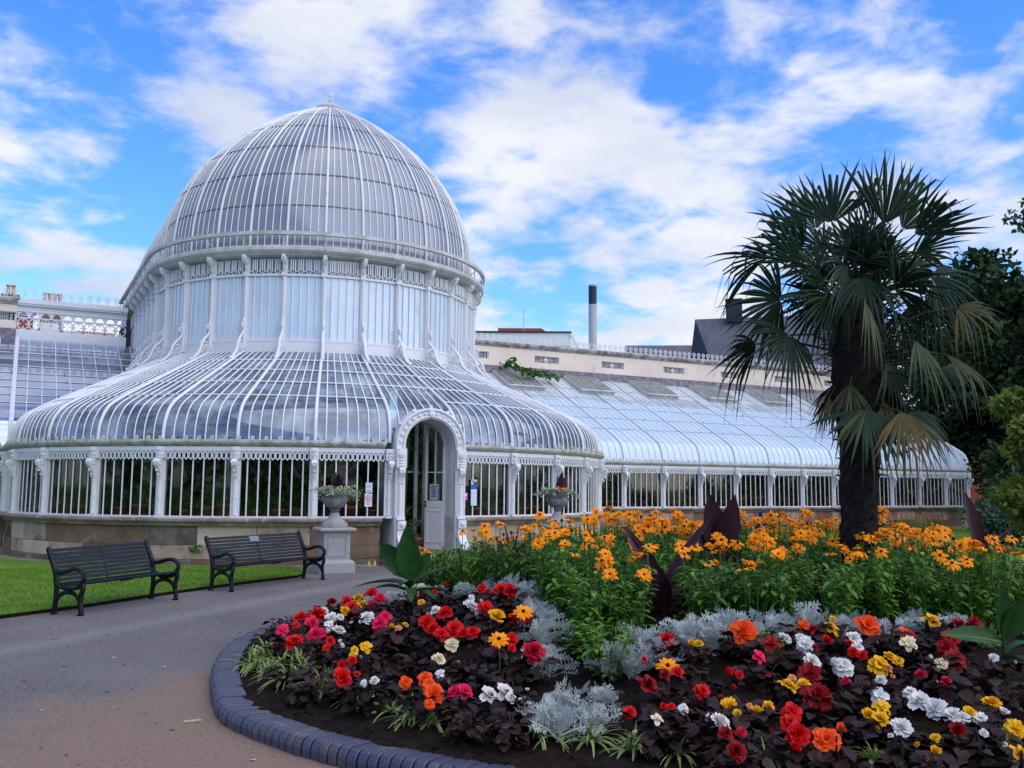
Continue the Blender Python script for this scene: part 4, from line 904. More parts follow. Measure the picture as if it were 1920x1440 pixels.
PALM=[((6.93,6.35,4.34),(-0.17,-0.06,0.98),(-0.61,-0.78,-0.16),0.68,66.0,0.04,'g'),((6.97,6.6,4.34),(-0.16,0.42,0.89),(-0.35,-0.87,0.35),0.74,62.0,0.05,'g'),((6.98,6.74,4.23),(-0.34,0.67,0.66),(-0.94,-0.29,-0.2),0.72,56.0,0.12,'g'),((6.61,6.47,3.94),(-0.68,0.32,0.66),(-0.65,-0.68,-0.34),0.67,42.0,0.1,'g'),((7.17,6.68,4.17),(-0.26,0.77,0.58),(-0.69,-0.57,0.44),0.59,70.0,0.1,'g'),((7.3,6.16,4.31),(0.08,0.15,0.99),(-0.99,0.08,0.07),0.74,24.0,0.0,'g'),((7.24,5.99,4.28),(0.04,-0.29,0.96),(-0.62,-0.76,-0.2),0.77,48.0,0.03,'g'),((7.53,6.03,4.28),(0.49,-0.31,0.81),(-0.38,-0.92,-0.12),0.76,48.0,0.08,'g'),((7.4,5.79,4.15),(0.36,-0.77,0.53),(-0.45,-0.64,-0.62),0.69,44.0,0.1,'g'),((7.64,5.97,4.06),(0.79,-0.52,0.32),(-0.27,-0.77,-0.58),0.53,54.0,0.15,'g'),((7.71,6.13,3.95),(0.86,-0.45,0.25),(-0.39,-0.88,-0.27),0.54,60.0,0.2,'g'),((7.5,6.47,4.06),(0.19,0.37,0.91),(-0.11,-0.91,0.39),0.62,85.0,0.05,'g'),((7.66,6.35,3.97),(0.55,0.05,0.84),(-0.47,-0.81,0.35),0.57,95.0,0.1,'g'),((7.37,6.69,3.95),(0.11,0.51,0.85),(-0.64,-0.62,0.45),0.6,95.0,0.1,'g'),((7.33,6.28,4.16),(0.32,0.05,0.95),(-0.16,-0.98,0.11),0.55,70.0,0.05,'g'),((7.21,6.34,4.1),(0.05,0.32,0.95),(-0.86,-0.47,0.2),0.54,60.0,0.05,'g'),((6.43,6.71,4.02),(-0.88,0.48,0.06),(-0.31,-0.46,-0.83),0.65,58.0,0.6,'g'),((6.38,6.49,3.55),(-0.9,0.35,-0.26),(-0.23,-0.89,-0.4),0.63,95.0,0.25,'g'),((6.35,6.37,3.19),(-0.49,-0.14,-0.86),(-0.06,-0.98,0.19),0.58,95.0,0.3,'g'),((6.34,6.8,3.16),(-0.79,0.36,-0.5),(0.02,-0.8,-0.6),0.59,66.0,0.45,'g'),((7.19,6.73,3.69),(-0.2,0.74,-0.64),(-0.43,-0.66,-0.62),0.6,110.0,0.3,'g'),((7.64,5.81,3.78),(0.72,-0.57,-0.41),(-0.49,-0.82,0.29),0.54,80.0,0.5,'g'),((7.61,5.52,3.43),(0.28,-0.89,-0.35),(-0.58,-0.45,0.68),0.42,70.0,0.5,'y'),((7.83,6.06,3.63),(0.67,-0.19,-0.72),(-0.57,-0.75,-0.33),0.57,100.0,0.4,'g'),((7.71,6.22,3.49),(0.54,-0.04,-0.84),(-0.13,-0.99,-0.03),0.61,100.0,0.35,'g'),((7.27,5.73,3.12),(0.07,-0.56,-0.83),(0.13,-0.82,0.56),0.6,55.0,0.4,'y'),((7.54,5.61,3.0),(0.24,-0.71,-0.66),(-0.01,-0.68,0.73),0.54,40.0,0.4,'d'),((7.67,5.77,2.9),(0.8,-0.5,-0.33),(-0.27,-0.79,0.54),0.38,50.0,0.4,'g'),((6.8,5.9,2.48),(-0.18,-0.38,-0.91),(-0.2,-0.89,0.41),0.66,80.0,0.15,'g'),((7.06,5.74,2.46),(-0.06,-0.5,-0.86),(-0.2,-0.84,0.5),0.62,60.0,0.25,'d'),((7.05,6.52,2.77),(-0.01,0.42,-0.91),(0.27,-0.87,-0.41),0.47,70.0,0.2,'g'),((7.37,5.84,2.49),(0.08,-0.47,-0.88),(-0.09,-0.88,0.46),0.52,80.0,0.3,'g'),((6.73,5.82,3.48),(-0.25,-0.42,-0.87),(0.34,-0.88,0.32),0.63,28.0,0.3,'y'),((6.72,5.99,3.81),(-0.53,-0.08,-0.85),(0.3,-0.95,-0.1),0.58,74.0,0.4,'g'),((6.85,5.92,3.71),(-0.43,-0.22,-0.87),(-0.57,-0.69,0.46),0.5,70.0,0.4,'g')]

# ------------------------------------------------------------------ ground, path, lawns
g = MB(); g.add([(-900, -900, -.03), (900, -900, -.03), (900, 900, -.03), (-900, 900, -.03)], [(0, 1, 2, 3)])
tag(g.build('ground', 'grass'), kind='structure')
g = MB(); g.grid([[(x, y, -.004) for x in frange(-14, 48, 20)] for y in frange(-8, 30, 14)]); tag(g.build('path', 'asphalt'), kind='structure')
def poly_plate(pts, z0, z1, mats):
    b = MB(); n = len(pts)
    b.add([(x, y, z0) for x, y in pts]+[(x, y, z1) for x, y in pts], [tuple(range(n, 2*n))], 0)
    b.add([(x, y, z0) for x, y in pts]+[(x, y, z1) for x, y in pts], [(i, (i+1) % n, n+(i+1) % n, n+i) for i in range(n)], 1)
    return b
back = [tuple(P_a(j, .62, 0))[:2] for j in frange(-1.75, -7.9, 40)]
lawnp = [(-12, 5.4), (-6, 9.85), (-2.5, 12.3), (-.02, 14.07), (.97, 14.79), (2.0, 15.72), (3.07, 16.62), (4.1, 17.4), (4.98, 17.95), (5.3, 18.6)]+back+[(-.9, 28.0), (-14, 28.0), (-14, 5.4)]
tag(poly_plate(lawnp, -.02, .045, 0).build('lawn', ['grass', 'soil']), kind='structure')
cz = MB(); cz.grid([[P_a(j, o, z) for o, z in ((.13, .02), (.62, .02), (.62, -.02))] for j in frange(-7.95, -.7, 60)]); tag(cz.build('wall_kerb_strip', 'concrete'), kind='structure')
def inside(x, y, P):
    c = False; n = len(P)
    for i in range(n):
        x0, y0_ = P[i]; x1, y1_ = P[i-1]
        if (y0_ > y) != (y1_ > y) and x < (x1-x0)*(y-y0_)/(y1_-y0_)+x0: c = not c
    return c
rg = random.Random(11); b = MB()
for _ in range(60000):
    x, y = rg.uniform(-4.5, 5.4), rg.uniform(10.5, 21.5)
    if not inside(x, y, lawnp): continue
    h = rg.uniform(.02, .045); a = rg.uniform(0, 2*pi); w2 = .006; lx, ly = rg.uniform(-.02, .02), rg.uniform(-.02, .02)
    b.add([(x-w2*cos(a), y-w2*sin(a), .044), (x+w2*cos(a), y+w2*sin(a), .044), (x+lx, y+ly, .044+h)], [(0, 1, 2)])
# longer ragged blades along the cut edge
for p0, p1 in zip(lawnp[2:9], lawnp[3:10]):
    L = hypot(p1[0]-p0[0], p1[1]-p0[1])
    for _ in range(int(L*260)):
        f = rg.random(); x, y = p0[0]+(p1[0]-p0[0])*f, p0[1]+(p1[1]-p0[1])*f; h = rg.uniform(.015, .05); a = rg.uniform(0, 2*pi)
        b.add([(x-.005*cos(a), y-.005*sin(a), .04), (x+.005*cos(a), y+.005*sin(a), .04), (x+rg.uniform(-.02, .05), y-rg.uniform(0, .05), .04+h*.6)], [(0, 1, 2)])
tag(b.build('grass', 'blade'), kind='stuff')
b = poly_plate([(12, 15.2), (46, 13), (46, 28.2), (17.8, 28.2), (17.4, 26.6), (16.4, 24.2), (14.6, 21.9), (12.4, 20.3)], -.02, .03, 0); tag(b.build('far_lawn', ['grass', 'soil']), kind='structure')

# ------------------------------------------------------------------ flowerbed: soil, brick edging
CTRL = [(1.49, 7.6), (1.58, 6.76), (1.93, 5.82), (2.45, 5.0), (3.2, 4.2), (4.25, 3.5), (5.8, 3.0), (7.6, 3.0), (9.4, 3.8), (10.8, 5.4), (11.4, 7.4), (11.1, 9.6), (9.9, 11.7), (8.2, 13.0), (6.2, 13.3), (4.5, 12.7), (3.2, 11.75), (2.33, 10.66), (1.8, 9.32)]
BC0 = Vector((6.4, 8.0, 0))
def cat(n=12):
    P = [Vector((x, y, 0)) for x, y in CTRL]; K = len(P); out = []
    for i in range(K):
        p0, p1, p2, p3 = P[i-1], P[i], P[(i+1) % K], P[(i+2) % K]
        for k in range(n):
            t = k/n; out.append(.5*((2*p1)+(p2-p0)*t+(2*p0-5*p1+4*p2-p3)*t*t+(3*p1-p0-3*p2+p3)*t**3))
    return out
BED = cat()
_pol = sorted((atan2(p.y-BC0.y, p.x-BC0.x), (p-BC0).length) for p in BED)
def kfrac(x, y):
    a = atan2(y-BC0.y, x-BC0.x); n = len(_pol)
    for i in range(n):
        a0, r0 = _pol[i-1]; a1, r1 = _pol[i]
        if i == 0: a0 -= 2*pi
        if a0 <= a <= a1: return hypot(x-BC0.x, y-BC0.y)/(r0+(r1-r0)*(a-a0)/max(1e-9, a1-a0))
    return hypot(x-BC0.x, y-BC0.y)/_pol[-1][1]
def mound(x, y):
    k = kfrac(x, y)
    if k > 1: return 0.
    t = min(1, max(0, (.95-k)/.6)); return .11+.45*t*t*(3-2*t)
b = MB(); rows = []; rs = random.Random(2)
for k in [.02, .1, .2, .3, .4, .5, .58, .65, .71, .76, .80, .84, .87, .9, .92, .94, .958]:
    rows.append([])
    for p in BED:
        q = BC0+(p-BC0)*k; q.z = mound(q.x, q.y)+rs.uniform(-.012, .012); rows[-1].append(q)
b.grid(rows, close=True); tag(b.build('flowerbed_soil', 'soil', smooth=True), kind='structure')
b = MB()       # clods and grit lying on the soil
for _ in range(2600):
    p = BED[rs.randrange(len(BED))]; k = rs.uniform(.66, .95); q = BC0+(p-BC0)*k
    if q.x*.4715+q.y*.8819 > 9: continue
    r = rs.uniform(.006, .02)*rs.choice([.6, .8, 1, 1.2]); b.sphere((q.x, q.y, mound(q.x, q.y)+r*.3), r, 4, sc=(rs.uniform(.7, 1.4), rs.uniform(.7, 1.4), .8))
tag(b.build('soil_clods', 'soil'), kind='stuff')
# pebbles and fallen petals
b = MB()
for x, y in ((2.46, 6.68), (2.38, 6.5), (2.62, 6.42), (2.44, 6.9), (3.0, 5.6)):
    b.sphere((x, y, mound(x, y)+.012), .02, 6, sc=(1.3, .9, .7))
tag(b.build('pebbles', 'stone_pale'), 'small pale pebbles lying on the soil behind the brick kerb', 'pebbles', kind='stuff')
b = MB()
for x, y in ((2.03, 8.05), (2.84, 5.65), (2.92, 5.55), (2.6, 6.1)):
    z = mound(x, y)+.015; b.add([(x-.03, y, z), (x, y-.018, z+.012), (x+.03, y, z), (x, y+.018, z+.008)], [(0, 1, 2, 3)])
tag(b.build('fallen_petals', 'pink'), 'pink petals fallen on the dark soil near the kerb', 'petals', kind='stuff')
b = MB(); rz_ = random.Random(8)
for _ in range(1500):
    x, y = rz_.uniform(-3, 5), rz_.uniform(3.5, 17)
    if kfrac(x, y) < 1.02 or inside(x, y, lawnp): continue
    s_ = rz_.choice([.005, .006, .007, .008, .010, .012, .018, .028]); a = rz_.uniform(0, 6.28); c_, d_ = cos(a)*s_, sin(a)*s_; h_ = s_*.25
    b.add([(x-c_, y-d_, .001), (x-d_*.5, y+c_*.5, h_), (x+c_, y+d_, .002), (x+d_*.5, y-c_*.5, h_*.6)], [(0, 1, 2, 3)], 0 if rz_.random() < .7 else 1)
for x, y, a, L in ((1.36, 7.42, .2, .13),): b.tube([(x, y, .008), (x-L*cos(a), y-L*sin(a)*.3, .012)], .008, 4, 2)
tag(b.build('path_litter', ['litter', 'chip', 'spider_w']), kind='stuff')
# bullnose bricks on edge
PR = [(0, -.03), (0, .055), (.008, .085), (.03, .112), (.062, .124), (.20, .118), (.24, .112), (.24, -.03)]
b = MB(); dist = [0.]; nB = len(BED)
for i in range(nB): dist.append(dist[-1]+(BED[(i+1) % nB]-BED[i]).length)
def along(s):
    s %= dist[-1]; lo, hi = 0, nB
    while hi-lo > 1:
        mid = (lo+hi)//2
        if dist[mid] <= s: lo = mid
        else: hi = mid
    f = (s-dist[lo])/(dist[lo+1]-dist[lo]); A, B = BED[lo], BED[(lo+1) % nB]; t = (B-A).normalized(); return A.lerp(B, f), Vector((-t.y, t.x, 0))
s = 0.; rb = random.Random(4)
while s < dist[-1]-.05:
    w3 = .086; of, dz, tw = rb.uniform(-.006, .006), rb.uniform(-.005, .004), rb.uniform(-.01, .01); rows = []
    for q, inn in ((.0, .006), (.006, 0), (w3-.020, 0), (w3-.014, .006)):
        p, n = along(s+q); rows.append([p+n*(o+of+tw*(q-.04)*4+(inn if o < .03 else 0))+Vector((0, 0, z+dz-(inn if z > .05 else 0))) for o, z in PR])
    b.grid(rows, close=True)
    for r in (rows[0], rows[-1]): b.add(r, [tuple(range(len(PR)))])
    s += w3
ed = b.build('brick_edging', 'edging'); tag(ed, 'low kerb of dark blue bullnose bricks curving round the flowerbed', 'kerb')
b = MB(); b.grid([[P+N_*o+Vector((0, 0, z)) for o, z in ((.035, -.02), (.035, .085), (.235, .10), (.235, -.02))] for P, N_ in (along(q) for q in frange(0, dist[-1], 160))]); b.build('mortar', 'joint', ed)

# ------------------------------------------------------------------ leaves and blooms (prototypes)
def leaf(b, base, d, up, L, W, mi=0, droop=.3, fold=.15, n=4, shape=None, twist=0.):
    """a pointed leaf: ribbon along d, drooping; 2 quads across"""
    base, d, up = Vector(base), Vector(d).normalized(), Vector(up); sd = d.cross(up)
    if sd.length < 1e-4: sd = d.orthogonal()
    sd.normalize(); up = sd.cross(d).normalized(); rows = []
    for i in range(n+1):
        t = i/n; wv = (shape(t) if shape else sin(pi*min(1, t*.96+.04))**.8)*W
        c = base+d*(L*t)-Vector((0, 0, 1))*(droop*L*t*t)
        s2 = sd*cos(twist*t)+up*sin(twist*t); u2 = up*cos(twist*t)-sd*sin(twist*t)
        rows.append([c-s2*wv/2+u2*wv*fold, c, c+s2*wv/2+u2*wv*fold])
    b.grid(rows, mi)
def rdir(r, el0, el1):
    a, e = r.uniform(0, 2*pi), radians(r.uniform(el0, el1)); return Vector((cos(a)*cos(e), sin(a)*cos(e), sin(e)))
# begonia blooms
def ruffled(seed, layers, R=.5):
    r = random.Random(seed); b = MB()
    for li, (n, rad, el, sz) in enumerate(layers):
        for k in range(n):
            a = 2*pi*k/n+li*.7+r.uniform(-.25, .25); e = radians(el+r.uniform(-12, 12)); L = sz*r.uniform(.85, 1.15)
            rows = []; rt = Vector((cos(a), sin(a), 0)); sd = Vector((-sin(a), cos(a), 0))
            for i in range(4):
                t = i/3; ww = L*.62*(.35+.9*sin(pi*(.12+.72*t))); ee = e-t*.75
                c = rt*(rad+L*(cos(e)*t*.9))+Vector((0, 0, 1))*(L*sin(e)*t-.28*L*t*t+li*.035)
                rows.append([c+sd*ww*q+Vector((0, 0, 1))*(L*(.12*abs(q)*2+.05*r.uniform(-1, 1)+(.10 if i == 3 and m_ % 2 else 0))) for m_, q in enumerate((-.5, -.25, 0, .25, .5))])
            b.grid(rows)
    return b
BLOOM = [proto(ruffled(1, [(9, .03, 12, .50), (8, .02, 30, .42), (7, .01, 50, .34), (5, .0, 70, .24)]), 'bloom', 'b_r', True),
         proto(ruffled(2, [(7, .03, 8, .52), (7, .02, 38, .40), (6, .0, 62, .30)]), 'bloom', 'b_r', True),
         proto(ruffled(3, [(10, .02, 20, .48), (9, .02, 42, .40), (8, .0, 60, .34), (6, 0, 78, .26)]), 'bloom', 'b_r', True),
         proto(ruffled(4, [(5, .02, 2, .55), (4, .02, 28, .34), (3, 0, 60, .16)]), 'bloom', 'b_r', True),
         proto(ruffled(5, [(6, .02, 58, .46), (6, .01, 74, .40), (4, 0, 84, .30)]), 'bloom', 'b_r', True),
         proto(ruffled(6, [(8, .03, -12, .50), (9, .02, 22, .44), (7, .01, 55, .30)]), 'bloom', 'b_r', True)]
_bl = {}
def bloom_mesh(v, c):
    if (v, c) not in _bl:
        me = BLOOM[v].data.copy(); me.materials.clear(); me.materials.append(M['b_'+c]); o = bpy.data.objects.new('bloom', me); _bl[(v, c)] = o
    return _bl[(v, c)]
def bego_leaves(seed):
    r = random.Random(seed); b = MB()
    for k in range(46):
        d = rdir(r, 5, 75); rad = r.uniform(.02, .16); base = Vector((d.x*rad, d.y*rad, r.uniform(.03, .17)))
        e = radians(r.uniform(-25, 35)); dd = Vector((d.x, d.y, 0)).normalized()*cos(e)+Vector((0, 0, sin(e))); L = r.uniform(.045, .085)
        jag = [1+r.uniform(-.25, .25) for _ in range(8)]
        leaf(b, base, dd, (r.uniform(-.4, .4), r.uniform(-.4, .4), 1), L, L*.85, 0, .25, .12, 6, lambda t: (.25+.95*sin(pi*min(1, .1+t*.88)))*jag[int(t*6.99)], r.uniform(-.4, .4))
    for k in range(5):
        d = rdir(r, 50, 80); b.tube([(0, 0, 0), d*.12, d*.2], .006, 4, 0)
    return proto(b, 'foliage', 'bleaf', True)
BLV = [bego_leaves(20+k) for k in range(5)]
CN = {'r': 'scarlet', 'd': 'dark red', 'w': 'white', 'y': 'yellow', 'o': 'orange', 'p': 'pink', 'c': 'cream', 'a': 'peach', 'm': 'crimson'}
rb = random.Random(21)
def bego(c, blooms, extra=False):
    cx = sum(q[0] for q in blooms)/len(blooms); cy = sum(q[1] for q in blooms)/len(blooms); z = mound(cx, cy)
    side = 'left of the silver leaves' if cx < 3.62 or (cy > 6.4 and cx < 5) else 'right of the silver leaves'
    big = max(q[3] for q in blooms) > .075
    lab = '%s begonia with %s over bronze leaves %s' % (CN[c], ('large ' if big else 'small ')+('ruffled flowers' if len(blooms) > 1 else 'single flower'), side)
    t = thing('begonia', lab, 'begonia', (cx, cy, z), rb.uniform(0, 6.28), '%s begonias %s' % (CN[c], side))
    inst(rb.choice(BLV), 'foliage', (cx, cy, z), rb.uniform(0, 6.28), rb.uniform(.95, 1.35), t)
    for q in range(rb.choice([0, 1, 1, 2, 3])):
        a = rb.uniform(0, 6.28); qd = rb.uniform(.06, .16); inst(bloom_mesh(rb.randrange(3), c), 'bloom', (cx+qd*cos(a), cy+qd*sin(a), z+rb.uniform(.1, .2)), Matrix.Rotation(rb.uniform(.3, 1.5), 4, (cos(a+1.6), sin(a+1.6), 0)), (.035, .035, .05), t)
    for x, y, zz, d in blooms:
        tilt = Vector((-.35*x/8+rb.uniform(-.5, .5), -.55+rb.uniform(-.5, .4), .75)).normalized()
        rot = tilt.to_track_quat('Z', 'Y').to_matrix().to_4x4() @ Matrix.Rotation(rb.uniform(0, 6.28), 4, 'Z')
        inst(bloom_mesh(rb.choice([0, 0, 1, 1, 2, 2, 3, 4, 5, 5]), c), 'bloom', (x, y, max(zz, z+.1)), rot, d*1.42*rb.uniform(.78, 1.15), t)
for row in BEG:
    bego(row[0], row[1:])

# bronze begonias not in flower fill the rest of the ground between
taken = [(q[0], q[1]) for row in BEG for q in row[1:]]
MILLER += [(3.55, 10.75, .2), (3.78, 10.55, .25), (3.98, 10.35, .28), (4.2, 10.2, .32), (4.42, 9.95, .36)]
fill = 0
for _ in range(3000):
    x, y = rb.uniform(1.8, 9), rb.uniform(3.4, 11.2); k = kfrac(x, y)
    if k > .90 or k < .35: continue
    if (x*.4715+y*.8819 > 6.9 and x > 4.3) or (x > 3.45 and y > 5.6 and x < 5.0 and y < 7.2): continue
    if x > 4.2 and y > 7: continue
    if min(hypot(x-a, y-c) for a, c in taken) < .24 or min(hypot(x-a, y-c) for a, c, _z in MILLER) < .25: continue
    taken.append((x, y)); z = mound(x, y); fill += 1
    t = thing('begonia', 'bronze leaved begonia without open flowers low among the flowering ones', 'begonia', (x, y, z), 0, 'begonias not in flower')
    inst(rb.choice(BLV), 'foliage', (x, y, z), rb.uniform(0, 6.28), rb.uniform(.8, 1.15), t)
    if fill > 70: break
# dusty miller
def miller(seed):
    r = random.Random(seed); b = MB()
    for k in range(17):
        d = rdir(r, 22, 86); base = Vector((d.x*.03, d.y*.03, r.uniform(0, .09))); L = r.uniform(.13, .26); up = Vector((r.uniform(-.7, .7), r.uniform(-.7, .7), 1))
        sd = d.cross(up).normalized(); u2 = sd.cross(d).normalized()
        def pt(t): return base+d*(L*t)-Vector((0, 0, 1))*(.3*L*t*t)
        b.grid([[pt(t)-sd*.004, pt(t)+sd*.004] for t in (0, .33, .66, 1)])
        def lobe(o, q, ll, w_): 
            s_ = q.cross(u2).normalized(); b.add([o-s_*w_*.5, o+q*ll*.7-s_*w_, o+q*ll, o+q*ll*.7+s_*w_, o+s_*w_*.5], [(0, 1, 2, 3, 4)])
        for i in range(5):
            t = .34+.62*i/4; ll = L*(.46 if i in (1, 2) else (.36 if i < 4 else .22))*r.uniform(.85, 1.15)
            for sg in (-1, 1):
                q = (sd*sg*.85+d*.55+u2*r.uniform(-.15, .35)).normalized(); o = pt(t)
                lobe(o, q, ll, .0045)
                for f, s3 in ((.42, .42), (.72, .34)):
                    o2 = o+q*ll*f; lobe(o2, (q*.5+d*.85+u2*.1).normalized(), ll*s3, .0042); lobe(o2, (q*.85-d*.55+u2*.1).normalized(), ll*s3*.85, .0042)
        lobe(pt(1), d, L*.14, .006)
    return proto(b, 'dusty_miller', 'miller')
MIL = [miller(40+k) for k in range(5)]
for x, y, z in MILLER:
    z = mound(x, y); o = inst(rb.choice(MIL), 'dusty_miller', (x, y, z), rb.uniform(0, 6.28), rb.uniform(.75, 1.15))
    left = x < 3.55 or (x < 4.8 and y > 6.2)
    front = y < 5.7 and x < 3.8
    lab = 'silver dusty miller in the front clump beside the green foliage' if front else ('silver dusty miller edging the left hand begonias' if left else 'silver dusty miller in the row behind the right hand begonias')
    tag(o, lab, 'dusty miller', lab.replace('silver dusty miller', 'silver dusty millers'))
# spider plants along the kerb
def spider(seed):
    r = random.Random(seed); b = MB()
    for k in range(22):
        d = rdir(r, 25, 85); L = r.uniform(.18, .36); wv = r.uniform(.012, .019); sh = lambda t: 1-.85*t**1.6
        for mi, ws, o in ((0, wv, 0), (1, wv*.34, .0015)): leaf(b, Vector((0, 0, o)), d, (0, 0, 1), L, ws*2, mi, r.uniform(.35, .95), .18 if mi == 0 else 0, 6, sh)
    return proto(b, 'spider_plant', ['spider', 'spider_w'])
SPI = [spider(60+k) for k in range(4)]
SPIDER += [(2.12, 8.62, 0), (2.3, 8.15, 0), (2.22, 8.95, 0), (2.42, 8.5, 0), (2.05, 8.2, 0), (2.36, 7.5, 0), (2.18, 8.3, 0), (2.3, 9.3, 0), (3.55, 4.95, 0), (4.2, 4.2, 0), (4.78, 3.95, 0), (3.2, 5.3, 0), (2.62, 6.0, 0), (5.1, 3.85, 0)]
for i, (x, y, z) in enumerate(SPIDER):
    z = mound(x, y); o = inst(rb.choice(SPI), 'spider_plant', (x, y, z), rb.uniform(0, 6.28), rb.uniform(1.0, 1.35) if y > 7.1 else rb.uniform(.75, 1.1))
    lab = 'arching striped spider plant in the thick clump at the left end of the bed' if y > 7.1 else 'small striped spider plant spaced along the kerb at the front of the bed'
    tag(o, lab, 'spider plant', 'spider plants in the left clump' if y > 7.1 else 'spider plants along the kerb')
# bright herb clumps
def herb(seed):
    r = random.Random(seed); b = MB()
    for k in range(240):
        d = rdir(r, -10, 70); p = rdir(r, 5, 88)*r.uniform(.03, .17); p.z *= .9; leaf(b, p, d, (r.uniform(-.5, .5), r.uniform(-.5, .5), 1), r.uniform(.025, .05), r.uniform(.015, .028), 0, .2, .1, 2)
    return proto(b, 'herb_clump', 'herb')
HE = [herb(80), herb(81)]
for i, (x, y, z) in enumerate(HERB):
    o = inst(HE[i % 2], 'herb_clump', (x, y, mound(x, y)), i, 1.1)
    tag(o, 'low bright green leafy clump showing between the right hand begonias', 'herb', 'bright green clumps among the begonias')
# black-eyed susans
def rud_foliage(seed, H=.5):
    r = random.Random(seed); b = MB()
    for s_ in range(12):
        a = r.uniform(0, 2*pi); lean = r.uniform(.05, .22); top = Vector((cos(a)*lean, sin(a)*lean, H*r.uniform(.75, 1.05))); rt = Vector((cos(a)*.05, sin(a)*.05, 0))
        b.tube([rt, rt.lerp(top, .5)+Vector((0, 0, .02)), top], .005, 4, 1, caps=False)
        for k in range(17):
            t = .15+.85*k/16; p = rt.lerp(top, t); e = radians(r.uniform(-5, 55)); aa = r.uniform(0, 2*pi)
            d = Vector((cos(aa)*cos(e), sin(aa)*cos(e), sin(e))); L = r.uniform(.07, .135)
            leaf(b, p, d, (0, 0, 1), L, L*.34, 0, r.uniform(.2, .6), .12, 3, None, r.uniform(-.3, .3))
    return proto(b, 'foliage', ['rleaf', 'stem'])
RF = [rud_foliage(100+k) for k in range(6)]
def rud_flower(seed, n, tilt, dbl=False):
    r = random.Random(seed); b = MB()
    for ly in range(2 if dbl else 1):
        for k in range(n):
            a = 2*pi*k/n+r.uniform(-.12, .12)+ly*.2; e = radians(tilt+r.uniform(-14, 14)+ly*16); d = Vector((cos(a)*cos(e), sin(a)*cos(e), sin(e)))
            leaf(b, d*.008+Vector((0, 0, .004*ly)), d, (0, 0, 1), r.uniform(.062, .08)*(1-.2*ly), r.uniform(.024, .031), 0, r.uniform(.05, .3), .12, 3, lambda t: min(1, .55+1.3*t)*(1 if t < .72 else 1-.55*(t-.72)/.28), r.uniform(-.3, .3))
    b.lathe([(.014, .0), (.016, .008), (.011, .018), (.004, .022)], 8, mi=1)
    return proto(b, 'flower', ['orange', 'cone'])
RFL = [rud_flower(1, 13, 5), rud_flower(2, 11, -12), rud_flower(3, 14, 15, True), rud_flower(4, 12, -25), rud_flower(5, 12, 22, True)]
bb3 = MB(); bb3.sphere((0, 0, 0), .018, 8, sc=(1, 1, .9)); BUD = proto(bb3, 'bud', 'bud', True)
dh = MB(); dh.lathe([(.012, -.006), (.018, .004), (.013, .02), (.004, .026)], 8); DEAD = proto(dh, 'seed_head', 'cone', True)
stm = MB(); stm.tube([(0, 0, -.32), (.01, 0, -.15), (0, 0, 0)], .004, 4, 0, caps=False); STM = proto(stm, 'stalk', 'stem')
ZONE = [(4.75, 11.9), (4.55, 10.6), (4.75, 9.7), (4.95, 9.0), (4.75, 8.3), (4.5, 7.6), (4.28, 7.0), (4.05, 6.5), (3.85, 6.05), (3.75, 5.72), (3.95, 5.72), (4.25, 6.12), (4.6, 6.45), (5.1, 6.42), (5.6, 6.2), (6.3, 6.0), (7.1, 5.95), (7.8, 5.85), (8.6, 5.6), (9.4, 5.0), (10.2, 5.6), (10.7, 7.2), (10.5, 9.3), (9.4, 11.1), (7.9, 12.3), (6.2, 12.6)]
pts = []; rr = random.Random(31)
for _ in range(9000):
    x, y = rr.uniform(3.7, 11), rr.uniform(5, 13)
    if not inside(x, y, ZONE) or hypot(x-7.93, y-7.06) < .27: continue
    dep = x*.4715+y*.8819; lat = x*.8819-y*.4715
    if lat/dep > .62: continue
    if any((x-a)**2+(y-c)**2 < (.31 if dep < 10 else .37)**2*.75 for a, c in pts): continue
    pts.append((x, y))
pts = [q for q in pts if not any(abs((q[0]*.8819-q[1]*.4715)/(q[0]*.4715+q[1]*.8819)-r_) < .028 and d0-.9 < q[0]*.4715+q[1]*.8819 < d0+.15 for r_, d0 in ((.165, 8.9), (.2206, 10.7), (.50, 11.0), (.0, 12.3)))][:300]
